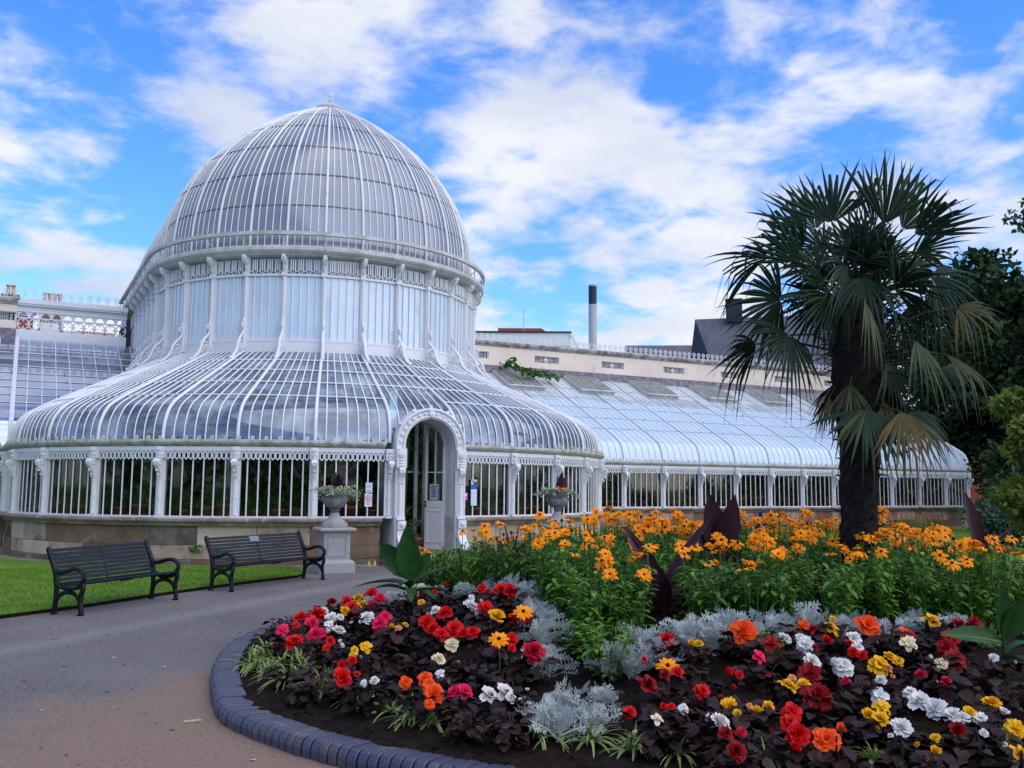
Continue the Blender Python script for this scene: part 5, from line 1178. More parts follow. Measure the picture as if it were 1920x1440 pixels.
for x, y in pts:
    z = mound(x, y); dep = x*.4715+y*.8819; lat = x*.8819-y*.4715; ratio = lat/dep
    tt = min(1, max(0, (dep-7.9)/3.6)); hs = .88+.44*tt+rr.uniform(-.12, .12)
    if ratio < .0: hs *= .92
    if ratio > .1 and dep > 7.7: hs *= rr.choice([.9, 1, 1, 1.12])
    if ratio > .36 and dep > 9: hs *= 1.14
    tongue = dep < 7.6
    hs = hs*.72 if tongue else hs
    nf = 0
    if tongue: nf = 1 if rr.random() < .10 else 0
    elif ratio < -.04: nf = rr.choices([0, 1, 2], [6, 3, 1])[0] if dep > 9.6 else 0
    elif ratio < .10: nf = rr.choices([0, 1, 2, 3], [2, 3, 3, 2])[0] if dep > 8.9 else (1 if rr.random() < .3 else 0)
    elif dep < 7.9: nf = rr.choices([0, 1, 2], [5, 3, 1])[0]
    elif dep < 9.2: nf = rr.choices([0, 1, 2, 3], [2, 4, 3, 2])[0]
    else: nf = rr.choices([2, 3, 4, 5], [2, 4, 4, 2])[0]
    where = 'behind the silver leaves' if not tongue else 'in the leafy tongue between the begonias'
    lab = ('black eyed susan plant with open orange flowers growing ' if nf else 'leafy green black eyed susan plant without open flowers ')+where
    t = thing('black_eyed_susan', lab, 'flowering plant', (x, y, z), 0, ('flowering' if nf else 'leafy')+' black eyed susans '+where)
    inst(rr.choice(RF), 'foliage', (x, y, z), rr.uniform(0, 6.28), (1.05, 1.05, hs), t)
    for k in range(nf):
        a = rr.uniform(0, 2*pi); q = rr.uniform(.02, .2); fx, fy, fz = x+q*cos(a), y+q*sin(a), z+.5*hs+rr.uniform(.05, .22)
        rot = Matrix.Rotation(rr.uniform(0, 6.28), 4, 'Z') @ Matrix.Rotation(rr.uniform(0, .55), 4, 'X')
        if rr.random() < .5: rot = Vector((-.45+rr.uniform(-.3, .3), -.75+rr.uniform(-.2, .3), rr.uniform(.6, 1.2))).to_track_quat('Z', 'Y').to_matrix().to_4x4() @ Matrix.Rotation(rr.uniform(0, 6.28), 4, 'Z')
        fo = inst(rr.choice(RFL), 'flower', (fx, fy, fz), rot, rr.uniform(.72, 1.05), t)
        inst(STM, 'stalk', (fx, fy, fz-.005), rr.uniform(0, 6), 1, t)
    if nf and rr.random() < .35:
        fx, fy, fz = x+rr.uniform(-.18, .18), y+rr.uniform(-.18, .18), z+.5*hs+rr.uniform(.03, .16)
        inst(DEAD, 'seed_head', (fx, fy, fz), 0, rr.uniform(.8, 1.2), t); inst(STM, 'stalk', (fx, fy, fz), 0, 1, t)
    if nf and rr.random() < .5:
        fx, fy, fz = x+rr.uniform(-.2, .2), y+rr.uniform(-.2, .2), z+.5*hs+rr.uniform(.02, .12)
        inst(BUD, 'bud', (fx, fy, fz), 0, rr.uniform(.8, 1.2), t); inst(STM, 'stalk', (fx, fy, fz), 0, 1, t)
# three orange blooms that strayed among the begonias
for x, y, zz in ((3.30, 6.35, .62), (4.13, 5.38, .52), (3.62, 6.55, .78)):
    z = mound(x, y); t = thing('black_eyed_susan', 'single orange daisy standing alone among the begonias', 'flowering plant', (x, y, z), 0, 'lone orange daisies among the begonias')
    b = MB(); b.tube([(x, y, z), (x+.01, y, (z+zz)/2), (x, y, zz)], .004, 4); b.build('stalk', 'stem', t)
    inst(RFL[0], 'flower', (x, y, zz), Vector((-.4, -.8, .8)).to_track_quat('Z', 'Y').to_matrix().to_4x4(), 1.0, t)
# cannas
def canna(name, label, x, y, leaves, mt, group=None, z=None, fold=.12):
    z = mound(x, y) if z is None else z
    t = thing(name, label, 'canna', (x, y, z), 0, group); b = MB(); b.tube([(x, y, z-.02), (x, y, z+.42)], [.02, .012], 6); b.build('stalk', mt, t)
    for az, el, h0, L, W, dr, up in leaves:
        a, e = radians(az), radians(el); d = Vector((cos(a)*cos(e), sin(a)*cos(e), sin(e))); q = MB()
        u = Vector(up) if up else Vector((-d.x, -d.y, 1))
        ph_ = rb.uniform(0, 6); tw_ = rb.uniform(-.5, .5); leaf(q, (x, y, z+h0), d, u, L, W*.88, 0, dr, fold+.1, 14, lambda t: (max(.03, sin(pi*(t**.74)))**.9)*(1+.05*sin(23*t+ph_)+.04*sin(41*t)) if t < 1 else .02, tw_)
        leaf(q, (x, y, z+h0+.003), d, u, L*.96, .014, 1, dr, 0, 14, lambda t: 1-.8*t, tw_)
        q.build('leaf', [mt, mt+'_rib'], t, smooth=True)
TOCAM = (-.47, -.88, .1)
LFT = degL = 61.87+90
canna('canna', 'green canna with broad upright leaves behind the left hand begonias', GREENC[0][0], GREENC[0][1],
      [(LFT-12, 52, .42, .58, .29, .16, TOCAM), (LFT+60, 82, .38, .62, .30, .04, TOCAM), (LFT+178, 58, .40, .40, .22, .16, (-.3, -.7, .5)), (LFT-4, 14, .34, .62, .15, .30, (0, -.3, 1)), (LFT+12, 30, .26, .50, .16, .45, None),
       (LFT+182, 26, .36, .56, .15, .12, (0, -.3, 1)), (LFT+190, 12, .27, .48, .15, .25, None), (250, 30, .28, .45, .16, .7, None), (300, 22, .26, .44, .15, .6, None), (225, 45, .3, .4, .15, .6, None)], 'canna_g')
canna('canna', 'green canna at the right end of the begonias with wide low leaves', GREENC[1][0], GREENC[1][1],
      [(LFT, 12, .28, .5, .2, .1, (-.3, -.5, .8)), (LFT+160, 65, .3, .5, .2, .2, TOCAM), (LFT+180, 30, .2, .5, .18, .5, None), (250, 20, .15, .45, .17, .4, None), (LFT+60, 80, .3, .5, .16, .1, TOCAM)], 'canna_g')
canna('canna', 'dark purple canna with splayed pointed leaves in front of the orange daisies', 5.45, 7.15,
      [(LFT-8, 52, .30, .60, .17, -.12, TOCAM), (LFT+14, 64, .14, .56, .24, .0, TOCAM), (LFT+172, 54, .28, .78, .14, -.05, (-.6, -.3, .7)), (LFT+185, 32, .15, .70, .17, .12, (.2, -.4, .9)), (LFT-10, 56, .25, .72, .11, -.02, (.8, -.4, .4)), (245, 70, .05, .42, .16, .2, None)], 'canna_p')
canna('canna', 'tall dark purple canna with two great oval leaves left of the palm', 7.12, 8.32,
      [(LFT+5, 82, .42, .74, .34, .0, TOCAM), (LFT+175, 74, .44, .72, .34, .0, TOCAM), (LFT, 52, .40, .42, .2, .05, TOCAM), (LFT+180, 60, .2, .5, .22, .3, TOCAM), (200, 40, .3, .4, .2, .5, None)], 'canna_p')
canna('canna', 'purple canna with thin upright leaves in front of the right hand urn', 5.8, 10.85,
      [(LFT-5, 80, .35, .55, .09, .0, (.7, -.5, .2)), (LFT+185, 78, .35, .52, .1, .0, (.7, -.5, .2)), (LFT, 62, .3, .42, .13, .0, TOCAM), (LFT+180, 55, .3, .4, .15, .0, TOCAM), (LFT+10, 15, .28, .5, .3, .4, (-.3, -.4, .9))], 'canna_p')
canna('canna', 'purple canna with one tall curved leaf at the far right of the daisies', 10.0, 7.1,
      [(LFT+18, 74, .80, .80, .22, .05, TOCAM), (LFT+185, 35, .8, .6, .05, .0, None), (LFT+170, 75, .7, .4, .07, .0, TOCAM)], 'canna_p')

# ------------------------------------------------------------------ fan palm
pz = .5
def far(p, k=1.107): return EYE+(Vector(p)-EYE)*k
PALM = [(tuple(far(q[0])), q[1], q[2], q[3]*1.107, q[4], q[5], q[6]) for q in PALM]
palm = thing('fan_palm', 'tall fan palm with a shaggy dark trunk standing in the flowerbed', 'palm', tuple(far((7.173, 6.38, .55))))
rp_ = random.Random(5)
TR = [(7.173, 6.38, .4, .18), (7.170, 6.37, 1.0, .175), (7.165, 6.34, 1.6, .17), (7.158, 6.31, 2.1, .185), (7.145, 6.28, 2.5, .225), (7.14, 6.26, 2.9, .255), (7.14, 6.26, 3.25, .25), (7.15, 6.25, 3.6, .19), (7.16, 6.24, 3.9, .08)]
TR = [(*far(q[:3]), q[3]*1.107) for q in TR]
def trp(z):
    for a, c in zip(TR, TR[1:]):
        if z <= c[2]: f = (z-a[2])/(c[2]-a[2]); return Vector([a[i]+(c[i]-a[i])*f for i in range(3)]), a[3]+(c[3]-a[3])*f
    return Vector(TR[-1][:3]), TR[-1][3]
b = MB()
zs_ = frange(.26, 4.05, 48); rows = []
for i, z in enumerate(zs_):
    p, r = trp(z); rows.append([p+Vector((cos(2*pi*k/18), sin(2*pi*k/18), 0))*r*(.93+.10*((i+k) % 2)+rp_.uniform(-.05, .05)) for k in range(18)])
b.grid(rows, close=True)
tk = b.build('trunk', 'fibre', palm)
b = MB()       # matted fibres and old leaf bases
for _ in range(5200):
    z = rp_.uniform(.4, 3.85); p, r = trp(z); a = rp_.uniform(0, 2*pi); o = Vector((cos(a), sin(a), 0)); t = Vector((-sin(a), cos(a), 0))
    q = p+o*r*rp_.uniform(.88, 1.0); L = rp_.uniform(.05, .14); d = (o*rp_.uniform(.15, .8)+t*rp_.uniform(-.7, .7)+Vector((0, 0, rp_.uniform(-1.0, .25)))).normalized(); w4 = rp_.uniform(.0018, .004)
    b.add([q-t*w4, q+t*w4, q+d*L], [(0, 1, 2)])
b.build('fibres', 'fibre', tk)
b = MB()
for _ in range(46):
    z = rp_.uniform(1.0, 3.5); p, r = trp(z); a = rp_.uniform(0, 2*pi); o = Vector((cos(a), sin(a), 0)); q = p+o*r*.9
    b.tube([q, q+o*.05+Vector((0, 0, .02)), q+o*rp_.uniform(.07, .12)+Vector((0, 0, rp_.uniform(-.01, .06)))], [.016, .012, .008], 4)
b.build('leaf_bases', 'fibre', tk)
def fan(H, ax, nm, L, spread, droop, kind, idx):
    H, ax, nm = Vector(H), Vector(ax).normalized(), Vector(nm).normalized(); sd = nm.cross(ax).normalized(); nm = ax.cross(sd).normalized()
    spread *= 1.0
    b = MB(); ns = max(9, int(spread/3.9)); G = Vector((0, 0, -1)); r = random.Random(500+idx)
    for k in range(ns):
        an = radians(-spread+2*spread*(k+.5)/ns+r.uniform(-1.6, 1.6)); da = radians(2*spread/ns)*.5
        Lk = L*(1-.18*abs(an)/pi)*r.uniform(.78, 1.04)*1.06; fused = .45*L*r.uniform(.8, 1.15); lift = .10*cos(an*1.2)
        drp = droop*r.uniform(.5, 1.5); bent = r.random() < (.26+.5*droop); rows = []; kink = r.uniform(.55, .85)
        dd = ax*cos(an)+sd*sin(an); tt = dd.cross(nm).normalized()
        for q in (.04, .25, .5, .66, .8, .92, 1.0):
            rr_ = Lk*q; c = H+dd*rr_+nm*(lift*rr_-.12*rr_*rr_/L)+G*(drp*L*.9*q**2.6)
            if bent and q > kink: c = c-dd*(Lk*(q-kink)*.55)+G*(Lk*(q-kink)*.95)
            hw = rr_*da*1.08 if rr_ < fused else fused*da*1.0*max(.05, (1-((rr_-fused)/(Lk-fused+1e-6))**1.25))
            hw = min(hw, .024); fo = nm*hw*.55*(1 if k % 2 else 1)
            rows.append([c-tt*hw, c+fo, c+tt*hw])
        mi = 0
        if kind == 'y': mi = r.choices([1, 2, 0], [4, 2, 2])[0]
        elif kind == 'd': mi = r.choices([2, 1], [4, 2])[0]
        elif r.random() < .04: mi = 1
        b.grid(rows, mi)
    lf = b.build('fan_leaf', ['palm', 'palm_yel', 'palm_dry'], palm)
    z = min(3.85, max(2.5, 3.15+.45*(H.z-3.46))); p, rr2 = trp(z); m_ = (p+H)/2+Vector((0, 0, .16 if H.z > 2.7 else -.02))
    s2 = MB(); s2.tube([p, p.lerp(m_, .6), m_.lerp(H, .35), H, H+ax*L*.12], [.018, .014, .011, .009, .004], 5); s2.build('leaf_stalk', 'palm_yel' if kind != 'g' else 'palm', lf)
for i, q in enumerate(PALM): fan(*q, i)
for k in range(12):      # old fronds hanging against the trunk
    a = rp_.uniform(0, 2*pi); p, r = trp(rp_.uniform(2.6, 3.15)); d = Vector((cos(a), sin(a), 0)); fan(p+d*(r+.06), d*.25+Vector((0, 0, -1)), d+Vector((0, 0, .2)), rp_.uniform(.45, .65), 42, .1, rp_.choice(['d', 'y', 'g', 'g']), 140+k)
for k in range(24):
    d = rdir(rp_, -10, 80); c = far((7.15, 6.25, 3.62)); H = c+d*rp_.uniform(.25, .55); fan(H, (d+Vector((0, 0, rp_.uniform(-.3, .3)))), (rdir(rp_, -30, 60)+Vector((-.3, -.6, .2))), rp_.uniform(.5, .74), 75, .25, 'g', 100+k)
b = MB()      # tangled dead flower stalks inside the crown
for _ in range(420):
    p, r = trp(rp_.uniform(3.0, 4.0)); d = rdir(rp_, -25, 75); q = p+d*rp_.uniform(.2, .62); e = q+rdir(rp_, -60, 20)*rp_.uniform(.1, .25)
    b.tube([p, q, e], [.009, .006, .003], 3, caps=False)
b.build('dead_stalks', 'fibre', palm)

# ------------------------------------------------------------------ benches
def bench_parts(L, plaque):
    """local frame: x along the seat, y to the back, z up"""
    out = []
    def endf(x):
        b = MB(); bar = lambda P, r=.026: b.tube([(x, y, z) for y, z in P], r*1.3, 6, sq=(1., 1.15))
        bar([(.02, 0), (.01, .03), (.03, .15), (.035, .25), (.0, .36), (.01, .42)]); bar([(.47, 0), (.475, .03), (.455, .15), (.45, .3), (.455, .42)])
        bar([(.455, .40), (.47, .52), (.50, .60), (.55, .70), (.60, .80), (.625, .86), (.64, .865)], .029)
        bar([(.035, .14)]+[(.245-.205*cos(pi*k/12), .13+.17*sin(pi*k/12)) for k in range(1, 12)]+[(.455, .14)], .021); bar([(.245, .30), (.245, .37)], .026)
        bar([(.455, .42), (.40, .375), (.30, .35), (.20, .345), (.10, .36), (.04, .40), (.01, .43)], .025)
        bar([(.50, .58), (.44, .555), (.36, .555), (.28, .58), (.20, .605), (.12, .61), (.05, .59), (.00, .545), (-.01, .49), (.02, .44), (.07, .40)], .024)
        for y in (.02, .47): b.box(x-.035, x+.035, y-.03, y+.03, 0, .02)
        return b
    out += [('end_frame', endf(.03), 'black'), ('end_frame', endf(L-.03), 'black')]
    s = MB(); sx0, sx1 = .04, L-.04
    for y, z in ((.03, .425), (.10, .405), (.17, .395), (.24, .392), (.31, .395), (.38, .41)): s.obox(((sx0+sx1)/2, y, z), ((sx1-sx0)/2, 0, 0), (0, .029, 0), (0, 0, .011))
    s.tube([(L/2, -.01, .41), (L/2, .2, .37), (L/2, .42, .40)], .014, 4); out.append(('seat', s, 'slat'))
    k = MB()
    for i in range(8):
        t = i/7; y = .455+.165*t**1.1; z = .455+.385*t; k.obox(((sx0+sx1)/2, y, z), ((sx1-sx0)/2, 0, 0), Vector((0, .009, -.004)), Vector((0, .009, .020)))
    k.tube([(L/2, .47, .40), (L/2, .51, .55), (L/2, .64, .85)], .014, 4); out.append(('backrest', k, 'slat'))
    if plaque:
        p = MB(); p.obox((L*.47, .585, .80), (.115, 0, 0), Vector((0, .004, -.002)), Vector((0, .022, .046))); out.append(('plaque', p, 'steel'))
    return out
def bench(FL, FR, label, plaque):
    d = Vector((FR[0]-FL[0], FR[1]-FL[1], 0)); L = d.length+.06; rz = atan2(d.y, d.x)
    t = thing('park_bench', label, 'bench', (FL[0], FL[1], 0), rz, 'benches along the edge of the lawn')
    for n, mb_, mt in bench_parts(L, plaque):
        o = mb_.build(n, mt); o.parent = t
    return t
bench((.92, 13.90), (2.32, 15.20), 'black iron park bench with slatted seat on the left, nearest the viewer', False)
bench((3.31, 15.97), (5.27, 17.35), 'black iron park bench with a small metal plaque, beside the granite pedestal', True)
bench((-1.72, 11.60), (-.14, 13.07), 'black bench cut off by the left edge of the picture with only an arm showing', False)

# ------------------------------------------------------------------ pedestals, urns and their planting
def pedestal(x, y, rz, label):
    t = thing('pedestal', label, 'pedestal', (x, y, 0), rz, 'granite pedestals either side of the door'); t.scale = (.76, .76, 1)
    def sq(b, prof, mi=0):
        rows = [[(sx*r, sy*r, z) for sx, sy in ((-1, -1), (1, -1), (1, 1), (-1, 1))] for r, z in prof]; b.grid(rows, mi, True)
        b.add(rows[-1], [(0, 1, 2, 3)], mi); b.add(rows[0], [(3, 2, 1, 0)], mi)
    b = MB(); sq(b, [(.475, 0), (.475, .20), (.44, .225), (.40, .26)]); o = b.build('plinth', 'granite'); o.parent = t
    b = MB(); sq(b, [(.355, .26), (.355, .79)])
    for a in range(4):
        r = Matrix.Rotation(a*pi/2, 3, 'Z')
        for c, hx, hz in (((0, -.362, .74), .24, .01), ((0, -.362, .34), .24, .01), ((-.24, -.362, .54), .01, .2), ((.24, -.362, .54), .01, .2)):
            b.obox(r @ Vector(c), r @ Vector((hx, 0, 0)), r @ Vector((0, .012, 0)), (0, 0, hz))
    o = b.build('shaft', 'granite'); o.parent = t
    b = MB(); sq(b, [(.36, .79), (.40, .83), (.49, .85), (.49, .885), (.42, .91)]); o = b.build('cap', 'granite'); o.parent = t
def urn(x, y, label):
    z = .91; t = thing('stone_urn', label, 'urn', (x, y, z), 0, 'stone urns on the pedestals'); t.scale = (1, 1, 1)
    b = MB(); b.lathe([(.26, 0), (.27, .015), (.27, .075), (.24, .10)], 8, (x, y, z), a0=pi/8); b.lathe([(.24, .10), (.16, .16), (.11, .23), (.085, .29), (.095, .30)], 16, (x, y, z)); b.build('foot', 'granite', t)
    b = MB(); b.lathe([(.07, .29), (.085, .30), (.085, .33), (.10, .335), (.105, .36), (.08, .375), (.13, .385), (.19, .42), (.23, .47), (.245, .53), (.25, .55), (.232, .555), (.228, .57), (.235, .64), (.26, .66), (.27, .675), (.27, .70), (.24, .70), (.22, .62)], 28, (x, y, z))
    for sg in (-1, 1): b.tube([(x+sg*.24, y, z+.52), (x+sg*.285, y, z+.54), (x+sg*.295, y, z+.58), (x+sg*.25, y, z+.63)], .018, 6)
    b.build('bowl', 'urn', t, smooth=True)
    return z+.70
def planting(x, y, z, red, lab1, lab2, sc):
    r = random.Random(int(x*10)); t = thing('trailing_ivy', lab1, 'ivy', (x, y, z-.05), 0); b = MB()
    for _ in range(46):
        a = r.uniform(0, 2*pi); P = [Vector((x+.1*cos(a), y+.1*sin(a), z-.02)), Vector((x+.27*cos(a), y+.27*sin(a), z+r.uniform(.02, .12)))]
        for q in range(r.randint(1, 3)): P.append(P[-1]+Vector((cos(a+r.uniform(-.5, .5))*.09, sin(a+r.uniform(-.5, .5))*.09, r.uniform(-.10, .02))))
        b.tube(P, .003, 3, 1, caps=False)
        for p0, p1 in zip(P, P[1:]):
            for k in range(5):
                p = p0.lerp(p1, k/5)+Vector((r.uniform(-.03, .03), r.uniform(-.03, .03), r.uniform(0, .03))); leaf(b, p, rdir(r, -30, 60), rdir(r, 10, 90), r.uniform(.04, .06), r.uniform(.035, .05), 0, .2, .1, 2)
    for _ in range(260):
        a, q = r.uniform(0, 2*pi), sqrt(r.random())*.30; leaf(b, (x+q*cos(a), y+q*sin(a), z+r.uniform(0, .12)), rdir(r, -20, 60), rdir(r, 10, 90), r.uniform(.04, .06), r.uniform(.03, .05), 0, .2, .1, 2)
    b.build('foliage', ['ivy', 'stem'], t)
    canna('canna', lab2, x, y, [(LFT+170+r.uniform(-60, 60), r.uniform(58, 86), .02, sc*r.uniform(.38, .5), sc*.17, r.uniform(-.05, .1), TOCAM) for k in range(5)]+[(LFT+20, 15, .05, .3*sc, .12*sc, .3, None), (LFT+180, 25, .1, .32*sc, .12*sc, .2, None)], 'canna_p', z=z)
    if red:
        for dx, dy, dz, s_ in ((-.1, -.22, .10, .13), (-.03, -.2, .07, .09), (.14, -.1, .16, .07)):
            o = inst(bloom_mesh(0, 'r'), 'begonia_flower', (x+dx, y+dy, z+dz), Vector((-.3, -.9, .5)).to_track_quat('Z', 'Y').to_matrix().to_4x4(), s_*1.4)
            tag(o, 'bright red flower among the ivy of the right hand urn', 'flower', 'red flowers in the right hand urn')
U1, U2 = (5.93, 18.80), (11.25, 18.75)
pedestal(*U1, radians(-3), 'pale granite pedestal with panelled sides at the end of the lawn by the bench')
pedestal(*U2, radians(3), 'pale granite pedestal half hidden by orange daisies right of the door')
z1 = urn(*U1, 'grey stone urn on the pedestal left of the door, brimming with pale ivy'); z2 = urn(*U2, 'grey stone urn right of the door with red flowers in it')
planting(*U1, z1, False, 'pale variegated ivy spilling over the urn left of the door', 'purple black canna rising from the urn left of the door', .9)
planting(*U2, z2, True, 'pale variegated ivy trailing from the urn right of the door', 'purple canna with broad leaves in the urn right of the door', 1.05)
b = MB()
for dx, dy in ((0, 0), (.17, .10)): b.tube([(7.02+dx, 19.72+dy-.05*cos(pi*k/8), .0+.11*sin(pi*k/8)) for k in range(9)], .013, 5)
tag(b.build('hose_hoops', 'hoop'), 'pair of little yellow hoops at the foot of the wall left of the doorstep', 'hoops')

# ------------------------------------------------------------------ notices on the glass
def card(name, label, j, z, wd, ht, mt, of=.03, rows=()):
    p, n = P_a(j, of, 0), N_a(j); t = Vector((-n.y, n.x, 0)); o = Vector((p.x, p.y, z))
    b = MB(); b.obox(o, t*wd/2, n*.003, (0, 0, ht/2)); top = b.build(name, mt); tag(top, label, 'notice')
    return top, o+n*.0045, t, n
def mark(top, name, mt, o, t, n, shapes):
    b = MB()
    for kind, *a in shapes:
        if kind == 'r': x, z, w_, h_ = a; b.obox(o+t*x+Vector((0, 0, z)), t*w_/2, n*.0015, (0, 0, h_/2))
        if kind == 'c': x, z, r_ , th = a; b.tube([o+t*(x+r_*cos(k*pi/12))+Vector((0, 0, z+r_*sin(k*pi/12))) for k in range(24)], th, 4, closed=True)
        if kind == 'l': x0, z0, x1_, z1_, th = a; b.tube([o+t*x0+Vector((0, 0, z0)), o+t*x1_+Vector((0, 0, z1_))], th, 4)
        if kind == 'd': x, z, r_ = a; b.plate([(r_*cos(k*pi/8), r_*sin(k*pi/8)) for k in range(16)], o+t*x+Vector((0, 0, z)), t, (0, 0, 1), n, .003)
        if kind == 'p': b.plate(a[0], o, t, (0, 0, 1), n, .003)
    b.build(name, mt, top)
jl = -.77
top, o, t, n = card('smoking_notice', 'pale blue notice with a cigarette picture on the window left of the door', jl, 1.72, .155, .225, 'paper_b')
mark(top, 'symbol', 'ink', o, t, n, [('r', -.02, .02, .055, .014), ('r', .02, .022, .02, .014), ('l', .035, .03, .045, .05, .004), ('l', .045, .05, .03, .065, .004), ('r', 0, -.07, .11, .006), ('r', 0, -.085, .09, .006)])
top, o, t, n = card('prohibition_notice', 'white notice with a red barred circle on the window left of the door', jl-.005, 1.44, .17, .29, 'paper')
mark(top, 'red_symbol', 'signred', o, t, n, [('c', 0, .045, .066, .009), ('l', -.046, .091, .046, -.001, .008), ('r', 0, -.055, .10, .006)]); mark(top, 'symbol', 'ink', o, t, n, [('r', -.02, .03, .02, .028), ('r', .02, .07, .02, .018), ('r', -.05, -.055, .03, .008), ('r', 0, -.08, .12, .005), ('r', 0, -.10, .12, .005)])
jr = .76
top, o, t, n = card('poster', 'tall white poster with a dark photograph and blue band right of the door', jr+.035, 1.62, .17, .62, 'paper_b')
mark(top, 'photograph', 'photo', o, t, n, [('r', 0, .235, .168, .11)]); mark(top, 'blue_band', 'signblue', o, t, n, [('r', 0, .13, .168, .10)])
mark(top, 'white_streaks', 'paper', o+n*.002, t, n, [('p', [(-.08, .19), (-.02, .19), (-.06, .27), (-.08, .27)]), ('p', [(-.03, .275), (.07, .285), (.07, .262), (0, .255)])]); mark(top, 'fold_line', 'paper_g', o, t, n, [('r', 0, .0, .168, .004)])
top, o, t, n = card('magenta_card', 'small magenta card with a white heart in the window right of the door', jr-.105, 1.53, .11, .175, 'signpink')
mark(top, 'heart', 'paper', o, t, n, [('p', [(0, -.01), (.042, .035), (.042, .06), (.022, .075), (0, .055), (-.022, .075), (-.042, .06), (-.042, .035)]), ('r', 0, -.06, .07, .014)])
b = MB(); b.obox((W_*.52, .03, 1.63), (.13, 0, 0), (0, .003, 0), (0, 0, .19)); dn = b.build('door_notice', 'paper_g'); dn.matrix_basis = door.matrix_basis.copy(); tag(dn, 'grey blue notice with lines of dark print on the open door', 'notice')
b = MB()
for k in range(7): b.obox((W_*.52, .0345, 1.76-.04*k), (.09-.02*(k % 3), 0, 0), (0, .0015, 0), (0, 0, .009))
dp_ = b.build('print', 'ink'); dp_.parent = dn
# mirrored on the side of the leaf that faces the path
b = MB(); b.obox((W_*.52, -.03, 1.63), (.13, 0, 0), (0, .003, 0), (0, 0, .19)); dq = b.build('paper_back', 'paper_g'); dq.parent = dn
b = MB()
for k in range(7): b.obox((W_*.52, -.0345, 1.76-.04*k), (.09-.02*(k % 3), 0, 0), (0, .0015, 0), (0, 0, .009))
dr = b.build('print', 'ink'); dr.parent = dn

# ------------------------------------------------------------------ inside the glasshouse
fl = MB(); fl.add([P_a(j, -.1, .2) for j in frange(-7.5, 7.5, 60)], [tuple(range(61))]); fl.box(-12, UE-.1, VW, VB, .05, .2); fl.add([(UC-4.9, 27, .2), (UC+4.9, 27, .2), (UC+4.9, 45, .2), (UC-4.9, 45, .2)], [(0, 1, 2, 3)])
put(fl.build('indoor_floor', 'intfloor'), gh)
ri_ = random.Random(77); b = MB()
def clump(c, r, n, L=.16, W=.06, mi=0, sq=1.):
    c = Vector(c)
    for _ in range(n):
        d = rdir(ri_, -60, 88); p = c+Vector((d.x, d.y, d.z*sq))*r*ri_.uniform(.35, 1); leaf(b, p, (d+rdir(ri_, -40, 60)*.7), rdir(ri_, 20, 90), L*ri_.uniform(.6, 1.3), W*ri_.uniform(.7, 1.3), mi, .4, .1, 2)
for k in range(330):
    j = ri_.uniform(-7.2, 7.2)
    if abs(j) < .75: continue
    p = P_a(j, -ri_.uniform(.9, 3.4), 0); clump((p.x, p.y, ri_.uniform(.8, 3.3)), ri_.uniform(.3, .6), 46, ri_.uniform(.12, .3), ri_.uniform(.04, .1))
for k in range(300):
    u = ri_.uniform(-11, UE-.8)
    if 1 < u < 16: continue
    clump((u, ri_.uniform(29.3, 32.5), ri_.uniform(.9, 2.7)), ri_.uniform(.3, .6), 34, ri_.uniform(.12, .26), ri_.uniform(.05, .1))
for k in range(40): clump((ri_.uniform(6, 12), ri_.uniform(23.5, 27), ri_.uniform(.5, 3.6)), ri_.uniform(.4, .7), 40, .3, .09)
for k in range(46):      # climbing stems and trunks
    j = ri_.uniform(-7, 7)
    if abs(j) > .8:
        p = P_a(j, -ri_.uniform(1., 3.4), .3); q = p+Vector((ri_.uniform(-.3, .3), 0, 3.2)); b.tube([p, (p+q)/2+rdir(ri_, -10, 10)*.12, q], ri_.uniform(.012, .04), 5, caps=False)
tag(b.build('indoor_foliage', 'inleaf'), kind='stuff')
# potted plants set just behind the panes, and by the door
potm = MB(); potm.lathe([(.10, 0), (.14, .2), (.155, .2), (.155, .25), (.13, .25), (.12, .2)], 14); POT = proto(potm, 'pot', 'terra', True)
def potplant(x, y, z, lab, kind, s=1., mt='inleaf', grp=None):
    t = thing('potted_plant', lab, 'potted plant', (x, y, z), 0, grp); inst(POT, 'pot', (x, y, z), 0, s, t)
    global b; b = MB()
    if kind == 'bush': clump((x, y, z+.42*s), .24*s, 120, .09, .05)
    elif kind == 'spiky':
        for _ in range(26): leaf(b, (x, y, z+.22*s), rdir(ri_, 35, 88), (0, 0, 1), s*ri_.uniform(.3, .55), .03*s, 0, .2, .2, 4)
    elif kind == 'tall':
        for _ in range(18):
            px, py = x+ri_.uniform(-.18, .18), y+ri_.uniform(-.18, .18); b.tube([(px, py, z), (px+ri_.uniform(-.05, .05), py, z+1.2), (px+ri_.uniform(-.15, .15), py, z+ri_.uniform(2.2, 3.2))], [.05, .05, .035], 7)
    b.build('foliage', mt, t)
k = 0
for i in range(-6, 8):
    if i in (0,): continue
    for f in (-.3, .02, .3):
        if ri_.random() < .12: continue
        p = P_a(i+f, -.42, .98)
        potplant(p.x, p.y, .98, 'small potted plant in a terracotta pot on the bench inside the round glasshouse window', ri_.choice(['bush', 'bush', 'spiky']), ri_.uniform(.8, 1.5), ri_.choice(['herb', 'tree_m', 'greybush', 'tree_y', 'rleaf', 'autumn']), 'potted plants behind the round windows'); k += 1
for q in range(26):
    u = 18.7+.8*q
    potplant(u, 28.95, .98, 'potted plant behind the windows of the right hand wing', ri_.choice(['bush', 'bush', 'spiky']), ri_.uniform(1.1, 1.9), ri_.choice(['tree_m', 'tree_y', 'herb', 'autumn', 'rleaf']), 'potted plants in the right hand wing')
bn = MB()
for a0, a1 in ((-7.2, -.7), (.7, 7.2)): bn.grid([[P_a(j, o, z) for o, z in ((-.2, .90), (-.2, .98), (-.9, .98), (-.9, .90))] for j in frange(a0, a1, 50)], close=True)
